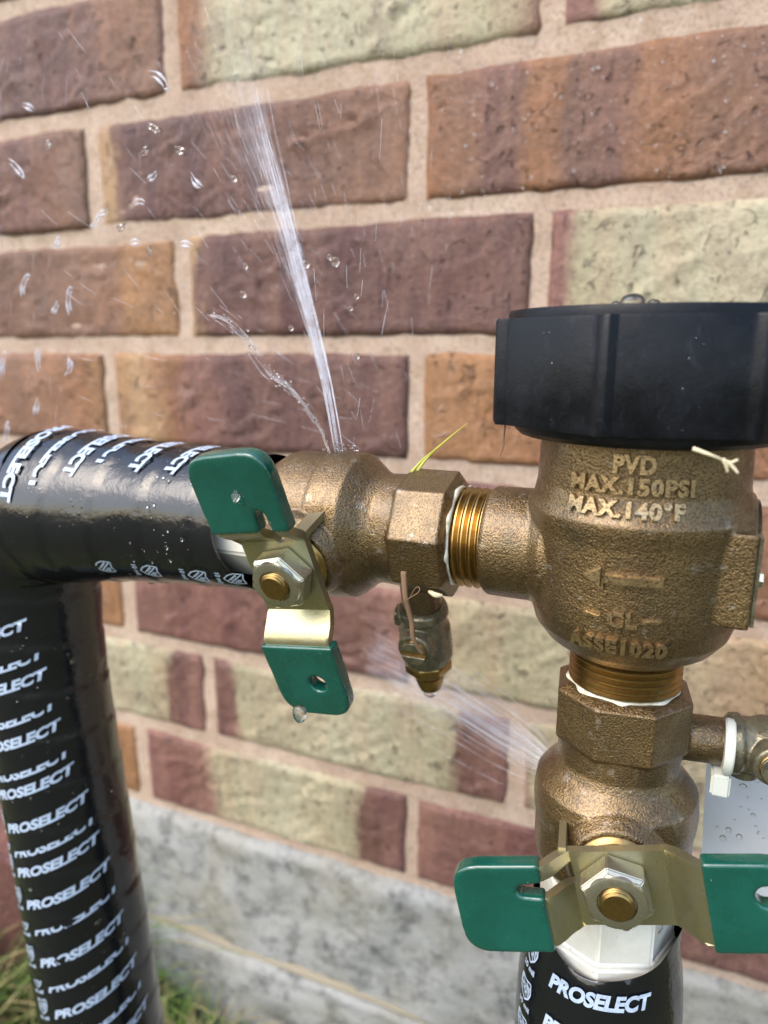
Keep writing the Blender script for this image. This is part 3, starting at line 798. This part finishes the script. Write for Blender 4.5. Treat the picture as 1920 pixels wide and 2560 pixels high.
    lathe(bm, mmp((43, 3.6), (43.9, 3.6), (44.1, 4.1), (45.4, 4.1), (45.6, 3.7), (46.0, 3.7), (46.2, 4.1), (47.4, 4.1), (47.6, 3.8), (48.0, 3.9), (50.8, 3.2), (51.2, 2.6)), mX, 40)
    bm_obj('nipple', bm, M['brass'], t)
    return v
def copy_tree(o, parent=None):
    c = o.copy(); COL.objects.link(c); c.parent = parent
    for ch in list(o.children): copy_tree(ch, c)
    return c
lowv = build_valve('lower brass ball valve with a green handle turned level, mounted on the right pipe')
tgt = [o for o in lowv.children if o.name.startswith('handle')][0]
upv = copy_tree(lowv)
upv['label'] = 'upper brass ball valve spraying water, its green handle hanging upright beside the wrapped elbow'
def place(v, org, t, ya, n, hang):
    ex, ey, ez = Vector(t), Vector(ya), Vector(n)
    m = Matrix((ex, ey, ez)).transposed().to_4x4(); m.translation = Vector(org); v.matrix_world = m
    for c in v.children:
        if c.name.startswith('handle'): c.rotation_euler = (0, 0, math.radians(hang))
yw = math.radians(7)
place(lowv, (-.0073, YA, -.0750), (math.cos(yw), math.sin(yw), 0), (0, 0, 1), (math.sin(yw), -math.cos(yw), 0), 13.0)
ta = math.radians(16.5)
place(upv, (-.0472, YA, -.0445), (0, math.sin(ta), -math.cos(ta)), (1, 0, 0), (0, -math.cos(ta), -math.sin(ta)), 8.8)

# ------------------------------------------------------------------ vacuum breaker
pv = empty('vacuum_breaker', (XR, YA, -.07), label='cast brass vacuum breaker with raised lettering under a large black plastic cap', cat='vacuum breaker')
XF = Matrix.Translation((XR, YA, 0))
PROF = [(-67.2, 11.8), (-65.8, 14.6), (-63.2, 18.2), (-60, 20.7), (-56, 21.9), (-52, 22.3), (-45, 22.5), (-38, 22.9), (-35, 23.4), (-33.3, 23.5), (-31.6, 22.5), (-28, 21.7), (-22, 21.5), (-15, 21.3)]
def prof_r(z):
    z /= MM
    for (a, ra), (b, rb) in zip(PROF, PROF[1:]):
        if a <= z <= b: return (ra + (rb - ra) * (z - a) / (b - a)) * MM
    return (PROF[0][1] if z < PROF[0][0] else PROF[-1][1]) * MM
bm = bmesh.new(); lathe(bm, mmp(*PROF), XF, 128)
lathe(bm, mmp((0, 13.2), (24, 13.1), (31.5, 13.0), (32.6, 12.2)), frame((XR, YA, -.0448), (-1, 0, 0)), 64)
lathe(bm, mmp((0, 15.8), (18.5, 15.2), (21.5, 13.0)), frame((XR, YA, -.0448), (-1, 0, 0)), 64)
lathe(bm, mmp((0, 14.2), (22.6, 14.0), (23.0, 13.2)), frame((XR, YA + .002, -.0435), (1, 0, 0)), 64)
box(bm, XR, XR + .0226, YA - .0155, YA + .012, -.0535, -.0343)
remesh('body', bm, M['bronze'], None, .00035, 6, .5).name = 'body'
body = [o for o in bpy.data.objects if o.type == 'MESH' and o.parent is None and o.name.startswith('body')][-1]; at_parent(body, pv)
bm = bmesh.new(); lathe(bm, mmp((22.9, 12.6), (23.6, 12.6), (23.7, 12.0)), frame((XR, YA + .002, -.0435), (1, 0, 0)), 64); box(bm, XR + .0227, XR + .0234, YA - .0146, YA + .010, -.0529, -.0350)
at_parent(bm_obj('side_plate', bm, M['dark'], None), pv)
bm = bmesh.new(); lathe(bm, mmp((23.3, 1.6), (24.9, 1.6), (25.1, 1.3)), frame((XR, YA - .006, -.0455), (1, 0, 0)), 6); at_parent(bm_obj('screw', bm, M['nut'], None), pv)
# threads, side and bottom
bm = bmesh.new(); helix(bm, 31.5, 41.5, 11.1, 12.1, 2.0, frame((XR, YA, -.0446), (-1, 0, .0)), 96); at_parent(bm_obj('side_thread', bm, M['brass'], None, ang=25), pv)
bm = bmesh.new(); helix(bm, 65.5, 76.0, 11.6, 12.4, 1.55, frame((XR, YA, 0), (0, 0, -1)), 96); at_parent(bm_obj('bottom_thread', bm, M['brass'], None, ang=25), pv)
# cap
def capr(a, z):
    """a measured from +X; ribs every 45 degrees"""
    ph = math.degrees(a) + 90                                  # 0 = facing the wall normal (-Y)
    d = ((ph + 9 + 22.0) % 43.5 if False else ((ph + 10 + 22.5) % 45)) - 22.5
    r = 31.6 / math.cos(math.radians((22.5 - abs(d)) * .72))
    if -3.4 < d < 2.6: r += 1.25 * (min(1, (d + 3.4) / 2.2) if d < -1 else min(1, (2.6 - d) / 1.1))
    return r / 31.3
bm = bmesh.new()
lathe(bm, mmp((-15.2, 30.9), (-14.2, 31.3), (4.9, 31.3), (5.4, 31.0), (5.5, 30.0)), XF, 360, rfun=capr)
ca = bm_obj('cap', bm, M['cap'], None, ang=35); at_parent(ca, pv)
bm = bmesh.new(); lathe(bm, mmp((5.3, 29.4), (6.7, 29.4), (7.3, 29.0), (7.3, 26.6), (6.2, 25.8), (6.2, 4), (6.4, .5)), XF, 128); at_parent(bm_obj('cap_rim', bm, M['cap'], None, ang=35), pv)
bm = bmesh.new(); lathe(bm, mmp((-18.0, 21.0), (-17.9, 26.2), (-17.0, 27.2), (-15.0, 27.4)), XF, 128); at_parent(bm_obj('cap_skirt', bm, M['cap'], None, ang=35), pv)
# raised lettering and arrow, cast on the body
def raise_on(items, h=.0009, voxel=.00018):
    bm = bmesh.new()
    for src, deg, z0, width, tilt in items:
        zt = max(v.co.z for v in src.verts)
        def fn(c):
            zz = z0 + c.y + tilt * (c.x - width / 2); r0 = prof_r(zz)
            rm = prof_r(z0 + .002)
            a = math.radians(deg) + (c.x - width / 2) / rm; r = r0 + (h * (1 if c.z > zt * .8 else .45) if c.z > 0 else -.0006)
            return Vector((XR + r * math.sin(a), YA - r * math.cos(a), zz))
        merge(bm, src, fn)
    bmesh.ops.remove_doubles(bm, verts=bm.verts[:], dist=1e-6)
    o = bm_obj('raised_lettering', bm, M['worn_lit'], None, ang=60); at_parent(o, pv)
def T(s, wd, ht, bold=.0): return text_bm(s, wd, ht, bold=.015, extrude=.10, step=.0008, spacing=1.12, bev=.05)
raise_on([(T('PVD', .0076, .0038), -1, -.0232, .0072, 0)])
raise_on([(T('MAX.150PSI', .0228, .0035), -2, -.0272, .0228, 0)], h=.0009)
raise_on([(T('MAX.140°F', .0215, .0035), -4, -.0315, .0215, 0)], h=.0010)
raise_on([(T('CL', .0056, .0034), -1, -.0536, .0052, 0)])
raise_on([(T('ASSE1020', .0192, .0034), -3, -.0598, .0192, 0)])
def slabpoly(pts):
    bm = bmesh.new(); 
    lo = [bm.verts.new((x * MM, y * MM, -.01)) for x, y in pts]; hi = [bm.verts.new((x * MM, y * MM, .01)) for x, y in pts]
    bm.faces.new(lo[::-1]); bm.faces.new(hi)
    for k in range(len(pts)): bm.faces.new((lo[k - 1], lo[k], hi[k], hi[k - 1]))
    bmesh.ops.recalc_face_normals(bm, faces=bm.faces[:]); bmesh.ops.bevel(bm, geom=[e for e in bm.edges if all(v.co.z > 0 for v in e.verts)], offset=.00045, segments=2, affect='EDGES')
    for v in bm.verts:
        if 0 < v.co.z < .0099: v.co.z = .005
    for i in range(1, 18): bmesh.ops.bisect_plane(bm, geom=bm.verts[:] + bm.edges[:] + bm.faces[:], plane_co=(i * MM * .9, 0, 0), plane_no=(1, 0, 0))
    return bm
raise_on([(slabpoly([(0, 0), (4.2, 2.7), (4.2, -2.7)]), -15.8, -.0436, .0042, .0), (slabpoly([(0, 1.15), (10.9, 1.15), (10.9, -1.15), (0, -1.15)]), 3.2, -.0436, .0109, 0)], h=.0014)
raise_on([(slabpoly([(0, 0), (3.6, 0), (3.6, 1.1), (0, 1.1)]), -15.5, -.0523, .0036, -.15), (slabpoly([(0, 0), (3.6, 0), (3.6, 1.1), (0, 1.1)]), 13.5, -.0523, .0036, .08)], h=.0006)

# ------------------------------------------------------------------ zip tie and tag
zt = empty('zip_tie', (.0157, YA, -.0865), label='white nylon zip tie round the test cock neck of the lower valve', cat='zip tie')
bm = bmesh.new(); lathe(bm, mmp((-1.0, 5.4), (-1.0, 6.15), (1.0, 6.15), (1.0, 5.4)), frame((.0157, YA, -.0865), (1, 0, 0)), 64); bevel(bm, .0003, 2, 40)
at_parent(bm_obj('strap', bm, M['nylon'], None), zt)
bm = bmesh.new(); box(bm, .0128, .0168, YA - .0035, YA + .0025, -.0975, -.0922); bevel(bm, .0005, 2)
at_parent(bm_obj('head', bm, M['nylon'], None), zt)
bm = bmesh.new(); rows_ = []
poly = [(.0125, -.092), (.0205, -.0905), (.0650, -.106), (.0600, -.158), (.0160, -.1475)]
nx_, nz_ = 24, 24; g = []
for j in range(nz_ + 1):
    g.append([])
    for i in range(nx_ + 1):
        u, v_ = i / nx_, j / nz_
        a = Vector((poly[0][0] + (.0030) * v_, 0, poly[0][1] + (poly[4][1] - poly[0][1]) * v_)); b = Vector((.066 - .004 * v_, 0, -.104 - .054 * v_))
        top_ = .0 if u > .2 else .0
        p = a.lerp(b, u); p.y = YA + .016 + .004 * math.sin(u * 2.6 + .4) + .003 * v_ * v_ - .0015 * math.cos(v_ * 3)
        g[-1].append(p)
TH_ = .0003
F_ = [[bm.verts.new(p) for p in r] for r in g]; B_ = [[bm.verts.new(p + Vector((0, TH_, 0))) for p in r] for r in g]
for j in range(nz_):
    for i in range(nx_):
        bm.faces.new((F_[j][i], F_[j][i + 1], F_[j + 1][i + 1], F_[j + 1][i])); bm.faces.new((B_[j][i], B_[j + 1][i], B_[j + 1][i + 1], B_[j][i + 1]))
for j in range(nz_):
    bm.faces.new((F_[j][0], F_[j + 1][0], B_[j + 1][0], B_[j][0])); bm.faces.new((F_[j][-1], B_[j][-1], B_[j + 1][-1], F_[j + 1][-1]))
for i in range(nx_):
    bm.faces.new((F_[0][i], B_[0][i], B_[0][i + 1], F_[0][i + 1])); bm.faces.new((F_[-1][i], F_[-1][i + 1], B_[-1][i + 1], B_[-1][i]))
tg = bm_obj('hang_tag', bm, M['card'], ang=40); tag(tg, label='wet blank white tag hanging from the zip tie behind the lower valve', cat='tag')
#PART3
# ------------------------------------------------------------------ scraps of grass and twig lying on the fittings
def scrap(name, pts, rad, mat, label, cat, flat=.5, n=8):
    bm = bmesh.new(); P = smooth_path(pts, n); tube(bm, P, rad, 6, flat); o = bm_obj(name, bm, mat, None, ang=None); tag(o, label=label, cat=cat); return o
scrap('twig', [(-.0559, -.2085, -.0500), (-.0551, -.2092, -.0560), (-.0541, -.2078, -.0622), (-.0538, -.2072, -.0667), (-.0521, -.2052, -.0712)], lambda t: .00078 - .00022 * t, M['bark'], 'brown twig stuck upright across the test cock of the upper valve', 'twig', .6)
scrap('root_fibre', [(-.0572, -.2090, -.0580), (-.0541, -.2105, -.0558), (-.0518, -.2100, -.0541), (-.0516, -.2095, -.0531), (-.0528, -.2090, -.0535), (-.0545, -.2085, -.0565)], .00011, M['bark'], 'thin curly fibre wound round the brown twig', 'fibre', 1)
for pts, r in (([(-.0590, -.1925, -.0300), (-.0568, -.190, -.0262), (-.0521, -.190, -.0218), (-.0470, -.190, -.0175)], .00042), ([(-.0597, -.194, -.0296), (-.0570, -.192, -.0262), (-.0535, -.1905, -.0232)], .00036)):
    o = scrap('grass_clipping', pts, lambda t, r=r: r * (1.05 - t * .9), M['blade_y'], 'long yellow grass clipping pointing up from the upper valve' if r > .0004 else 'short forked grass clipping under the long yellow one on the upper valve', 'grass clipping', .35)
scrap('root_fibre', [(-.0345, -.205, -.0160), (-.0347, -.205, -.0190), (-.0346, -.2052, -.0205), (-.0353, -.205, -.0226)], lambda t: .00022 - .00012 * t, M['bark'], 'brown hair-like root hanging from the left edge of the black cap', 'fibre', 1)
sc = empty('dry_scrap', (.0055, -.224, -.018), label='pale forked dry scrap stuck under the rim of the black cap', cat='plant scrap')
for pts in ([(.0020, -.2245, -.0165), (.0045, -.2255, -.0172), (.0068, -.2245, -.0182)], [(.0066, -.2245, -.0181), (.0078, -.2240, -.0186), (.0090, -.2240, -.0180)], [(.0068, -.2245, -.0181), (.0074, -.2242, -.0194), (.0076, -.224, -.0202)], [(.0074, -.2242, -.0184), (.0086, -.224, -.0196), (.0092, -.224, -.0203)]):
    bm = bmesh.new(); tube(bm, smooth_path(pts, 5), lambda t: .00038 - .00018 * t, 6, .7); at_parent(bm_obj('stalk', bm, M['pale'], None, ang=None), sc)
bm = bmesh.new(); tube(bm, smooth_path([(-.0515, -.2035, -.0558), (-.0496, -.2040, -.0563), (-.0480, -.2035, -.0564)], 6), lambda t: .0007 * math.sin(.5 + 2.2 * t), 8, .8)
tag(bm_obj('sealant_crumb', bm, M['pale'], None, ang=None), label='pale crumb stuck under the octagonal end of the upper valve', cat='crumb')

# ------------------------------------------------------------------ water
rr = random.Random(5)
JP = smooth_path([(-.0788, -.194, -.0278), (-.0836, -.190, -.0127), (-.0878, -.187, -.0012), (-.0925, -.184, .0106), (-.0961, -.182, .0200), (-.0997, -.180, .0296), (-.1034, -.178, .0382), (-.1071, -.176, .0469), (-.1109, -.174, .0556), (-.1152, -.172, .0691), (-.1187, -.170, .0835), (-.1215, -.168, .099), (-.1235, -.166, .118)], 6)
def along(P, t):
    f = t * (len(P) - 1); i = min(int(f), len(P) - 2); return P[i].lerp(P[i + 1], f - i)
def jet_mesh(bm, P, n, spread, r0, r1, dash=.0, lat=Vector((1, 0, 0)), bias=-.25, t0=0, t1=1, shift=0.0, power=1.15):
    for i in range(n):
        g = max(-2.2, min(2.2, rr.gauss(bias, .55))); d = rr.gauss(0, .5)
        a = t0; b = t1
        if dash: a = t0 + (t1 - t0) * rr.random() ** .8; b = min(t1, a + rr.uniform(.04, .04 + dash))
        pts = []
        k = 14
        for j in range(k + 1):
            t = a + (b - a) * j / k; c = along(P, t); sp = spread * (.02 + t ** power)
            pts.append(c + lat * (g * sp) + Vector((0, d * sp, 0)) + Vector((noise.noise(Vector((i * 3.1, t * 6, 1))), 0, noise.noise(Vector((i * 3.1, t * 6, 7))))) * (.0002 + .0014 * t * .4))
        ra = rr.uniform(r0, r1); tube(bm, pts, lambda t, ra=ra: ra * (.3 + .7 * math.sin(math.pi * min(1, max(0, t * .92 + .06)))), 5)
main = empty('water_jet', (-.0788, -.194, -.0278), label='main jet of water spurting up and left from a split in the upper valve', cat='water jet')
def jet_obj(name, par, mat, fn):
    bm = bmesh.new(); fn(bm); o = bm_obj(name, bm, mat, None, ang=None); at_parent(o, par); return o
def core(bm):
    for off in (-.0011, .0012):
        P2 = [p + Vector((off * (1 - .6 * i / len(JP)), 0, 0)) for i, p in enumerate(JP)]
        jet_mesh(bm, P2, 9, .0015, .00016, .00032, t0=0, t1=.75, bias=0, power=.8)
    jet_mesh(bm, JP, 16, .0036, .00010, .00022, bias=.1, t1=.85)
jet_obj('core_stream', main, M['jet'], core)
jet_obj('fine_strands', main, M['mist'], lambda bm: (jet_mesh(bm, JP, 46, .0085, .00020, .00045, bias=-.45, power=1.6), jet_mesh(bm, JP, 220, .0120, .00008, .00022, dash=.22, bias=-.55, power=1.4)))
jet_obj('broken_strands', main, M['jet'], lambda bm: jet_mesh(bm, JP, 170, .0130, .00005, .00011, dash=.08, bias=-.6, power=1.3))
def blob(bm, c, rx, ry=None, rz=None, sub=2, rot=None):
    ry = ry or rx; rz = rz or rx
    m = Matrix.Translation(c) @ (rot or Matrix()) @ Matrix.Diagonal((rx, ry, rz, 1)); bmesh.ops.create_icosphere(bm, subdivisions=sub, radius=1, matrix=m)
def base_splash(bm):
    for i in range(46):
        a = rr.uniform(0, 6.28); q = rr.random(); c = Vector((-.0790 + math.cos(a) * .0052 * q, -.1935 + math.sin(a) * .003 * q, -.0262 - .0016 * q * q + rr.random() ** 3 * .003)); blob(bm, c, rr.uniform(.0002, .0008), rr.uniform(.0003, .0008), rr.uniform(.00012, .0004), 2)
jet_obj('base_splash', main, M['water'], base_splash)
# rope of beads to the left of the main jet
J2 = smooth_path([(-.0815, -.193, -.0280), (-.0867, -.190, -.0205), (-.0906, -.190, -.0152), (-.0953, -.190, -.0106), (-.1001, -.190, -.0071), (-.1061, -.190, .0006), (-.1123, -.190, .0060), (-.1173, -.190, .0084)], 8)
side = empty('water_jet', (-.0815, -.193, -.028), label='thin broken rope of water beads leaving the upper valve left of the main jet', cat='water jet')
def rope(bm):
    for k in range(2):
        P = [p + Vector((noise.noise(p * 260 + Vector((k * 9, 0, 0))), 0, noise.noise(p * 260 + Vector((0, k * 9, 5))))) * .0009 for p in J2]
        tube(bm, P[:30], lambda t: .00035 * (.35 + .65 * abs(math.sin(t * 19 + k))) * (1 - .5 * t), 6)
    for i in range(85):
        t = rr.random(); c = along(J2, t) + Vector((rr.gauss(0, .0007), rr.gauss(0, .001), rr.gauss(0, .0007))) * (.5 + t); r = rr.uniform(.00012, .00042); blob(bm, c, r * rr.uniform(1, 1.8), r, r, 1)
jet_obj('bead_rope', side, M['water'], rope)
jet_obj('white_film', side, M['jet'], lambda bm: jet_mesh(bm, J2, 60, .0034, .00005, .00015, dash=.16, bias=0))
# fan from the lower valve towards the wall
J3 = smooth_path([(-.0215, -.190, -.1025), (-.0300, -.182, -.1030), (-.0474, -.160, -.1098), (-.0722, -.140, -.1125), (-.1037, -.120, -.1150)], 8)
low = empty('water_jet', (-.0235, -.188, -.102), label='wide misty fan of water leaving the left side of the lower valve toward the wall', cat='water jet')
jet_obj('fan', low, M['fanmist'], lambda bm: (jet_mesh(bm, J3, 90, .0085, .00014, .00045, lat=Vector((0, 0, 1)), bias=-.2, power=.4), jet_mesh(bm, J3, 170, .0120, .0001, .0004, dash=.4, lat=Vector((0, 0, 1)), bias=0, power=.5)))
jet_obj('bright_strands', low, M['jet'], lambda bm: jet_mesh(bm, J3, 34, .0080, .00006, .00014, lat=Vector((0, 0, 1)), bias=-.2, t1=.5, power=.5))
# drops and shards in the air
D = [((-147.4, 74.3), 9.3, -40), ((-198.3, 73.4), 5.8, -25), ((-191.2, 61.6), 5.1, 20), ((-150.2, 62.5), 4.7, -30), ((-153.8, 56.7), 4.1, 30), ((-141.1, 55.8), 4.3, -20), ((-151.7, 49.5), 4.4, 25), ((-135.7, 46.9), 6.0, -45), ((-157.3, 42.2), 5.0, 0), ((-171.6, 40.6), 5.0, 15), ((-175.1, 38.4), 5.8, 40), ((-165.1, 36.1), 4.3, 15), ((-192.4, 32.9), 5.2, 45), ((-160.2, 31.2), 5.0, 0), ((-154.8, 28.2), 4.9, 55), ((-141.1, 29.5), 6.2, -10), ((-207.7, 20.0), 9.3, 60), ((-188.4, 14.8), 9.9, 80), ((-195.6, 12.7), 5.4, 50), ((-121.6, 15.1), 2.9, 0), ((-120.4, 22.8), 2.3, 0), ((-100.6, 22.6), 3.2, -70), ((-91.3, 22.8), 3.6, 70), ((-93.1, 24.1), 2.3, 80), ((-105.9, 5.4), 2.2, 0), ((-85.0, -2.5), 1.9, 0), ((-86.9, 10.5), 1.9, 0), ((-85.1, 13.5), 1.9, 0), ((-222.3, -6.4), 11.4, 75), ((-205.0, -3.9), 9.5, 80), ((-192.6, -6.1), 7.8, 70), ((-209.0, -20.5), 7.3, 65), ((-225.4, -30.2), 10.0, 65), ((-123.0, 46.5), 2.6, -60), ((-206.1, 56.2), 9.0, -45)]
for (x, z), L, a in D:
    bm = bmesh.new(); a = math.radians(a); d = Vector((math.cos(a), 0, math.sin(a))) * L * MM; c = Vector((0, 0, 0))
    small = L < 4
    if small: blob(bm, c, L * .38 * MM, L * .34 * MM, L * .42 * MM, 3)
    else:
        nn = Vector((-d.z, 0, d.x)).normalized(); bend = rr.uniform(-.16, .16) * L * MM
        for q in ((-.00038, .8), (.00038, 1.0)) if L < 7 else ((-.0005, .7), (.0004, 1.0)):
            P = smooth_path([c - d * .48 * q[1] + nn * q[0], c - d * .15 + nn * (q[0] * 1.6 + bend), c + d * .2 + nn * (q[0] * 1.6 + bend), c + d * .48 * q[1] + nn * q[0]], 5)
            tube(bm, P, lambda t, q=q: .00030 * (.25 + math.sin(math.pi * t)) * (1 + .5 * math.sin(t * 9 + x)), 8)
        if rr.random() < .5: blob(bm, c + d * .42, .0006, .0005, .0005, 2)
    o = bm_obj('water_drop', bm, M['water'] if small or (L < 6.5 and int(L * 10) % 2) else M['streak'] if 'streak' in M else M['jet'], ang=None); o.location = (x * MM, -.170, z * MM)
    tag(o, label=('round clear water drop in the air close beside the main jet' if small else 'long white water streak slanting through the air at the far left' if L >= 7 and x < -150 else 'ragged splash of water beside the vertical joint at upper left' if L >= 7 else 'short bent shard of water in the air left of the main jet'), cat='water drop', group='water drops flying off left of the jet')
bm = bmesh.new()
for i in range(330):
    x = -.24 + .17 * rr.random() ** .8; z = -.03 + rr.random() * .12; y = rr.uniform(-.20, -.10); L = rr.uniform(.002, .009); a = math.radians(75 + rr.gauss(0, 10)) if x < -.17 else math.atan2(z + .03, x + .078) + rr.gauss(0, .12)
    d = Vector((math.cos(a), 0, math.sin(a))) * L; c = Vector((x, y, z)); tube(bm, [c - d * .5, c, c + d * .5], lambda t: .00008, 4)
tag(bm_obj('fine_spray', bm, M['mist2'] if 'mist2' in M else M['jet'], ang=None), label='fine spray of thin water streaks drifting left of the jet', cat='spray', kind='stuff')
# drops on things
bm = bmesh.new(); blob(bm, Vector((0, 0, 0)), .0021, .0022, .0013, 3); blob(bm, Vector((.0034, .0005, -.0003)), .0011, .0012, .0006, 3); blob(bm, Vector((-.0026, -.0008, -.0004)), .0008, .0008, .0005, 3); o = bm_obj('water_drop', bm, M['water'], ang=None); o.location = (-.0098, -.2180, .0078); tag(o, label='flat water bead lying on top of the black cap', cat='water drop')
bm = bmesh.new(); blob(bm, Vector((0, 0, 0)), .0016, .0014, .0022, 3)
for v in bm.verts:
    if v.co.z > 0: v.co.x *= 1 + .35 * v.co.z / .0022
o = bm_obj('water_drop', bm, M['water'], ang=None); o.location = (-.0744, -.2255, -.0812); tag(o, label='round drop hanging from the bottom of the upright green handle', cat='water drop')
bm = bmesh.new(); blob(bm, Vector((0, 0, 0)), .00115, .00028, .0017, 3)
for v in bm.verts:
    if v.co.z > 0: v.co.x *= 1 - .62 * v.co.z / .0017
o = bm_obj('water_drop', bm, M['water'], ang=None); o.location = (-.0860, -.2296, -.0306); o.rotation_euler = (-ta, 0, 0); tag(o, label='tear shaped drop running down the upper green grip', cat='water drop')
bm = bmesh.new(); blob(bm, Vector((0, 0, 0)), .0018, .0016, .0014, 3); o = bm_obj('water_drop', bm, M['water'], ang=None); o.location = (-.1413, -.195, -.0672); tag(o, label='drop hanging under the horizontal wrapped pipe', cat='water drop')
bm = bmesh.new(); blob(bm, Vector((0, 0, 0)), .0017, .0014, .0014, 3); o = bm_obj('water_drop', bm, M['water'], ang=None); o.location = (-.0588, -.1800, -.0945); tag(o, label='clear drop at the tip of the test cock under the upper valve', cat='water drop')
def scatter(name, label, n, fn, r0, r1, flat=.4, mat='water'):
    bm = bmesh.new()
    for i in range(n):
        p, nr = fn(); r = r0 + (r1 - r0) * rr.random() ** 3; m = Vector(nr).to_track_quat('Z', 'Y').to_matrix().to_4x4(); blob(bm, Vector(p), r, r * rr.uniform(.8, 1.3), r * flat, 1 if r < .0004 else 2, m)
    tag(bm_obj(name, bm, M[mat], ang=None), label=label, cat='water drops', kind='stuff')
def on_wall(): return (rr.uniform(-.135, .03), -.0012, rr.uniform(.062, .135)), (0, -1, 0)
scatter('wall_droplets', 'tiny droplets beading on the striped orange brick at upper right', 260, on_wall, .0003, .0009)
def on_tag(): return (rr.uniform(.016, .034), YA + .0158, rr.uniform(-.142, -.098)), (0, -1, 0)
scatter('tag_droplets', 'droplets beading on the white hang tag', 40, on_tag, .0003, .0011)
def on_capside():
    a = math.radians(rr.uniform(-58, 48)); z = rr.uniform(-.014, .004); r = .0317; return (XR + r * math.sin(a), YA - r * math.cos(a), z), (math.sin(a), -math.cos(a), 0)
scatter('cap_droplets', 'tiny droplets clinging to the black cap', 60, on_capside, .00007, .00022)
def on_run():
    x = rr.uniform(-.185, -.112); a = math.radians(rr.uniform(-30, 100)); r = .0202; return (x, YA - r * math.cos(a), -.0472 + r * math.sin(a)), (0, -math.cos(a), math.sin(a))
scatter('pipe_droplets', 'small droplets on the horizontal wrapped pipe', 170, on_run, .00015, .0006)
def on_riser():
    z = rr.uniform(-.25, -.08); a = math.radians(rr.uniform(-60, 100)); r = .0206; return (lx(z) + r * math.sin(a), YA - r * math.cos(a), z), (math.sin(a), -math.cos(a), 0)
scatter('riser_droplets', 'small droplets on the upright wrapped pipe at left', 90, on_riser, .00015, .0007)
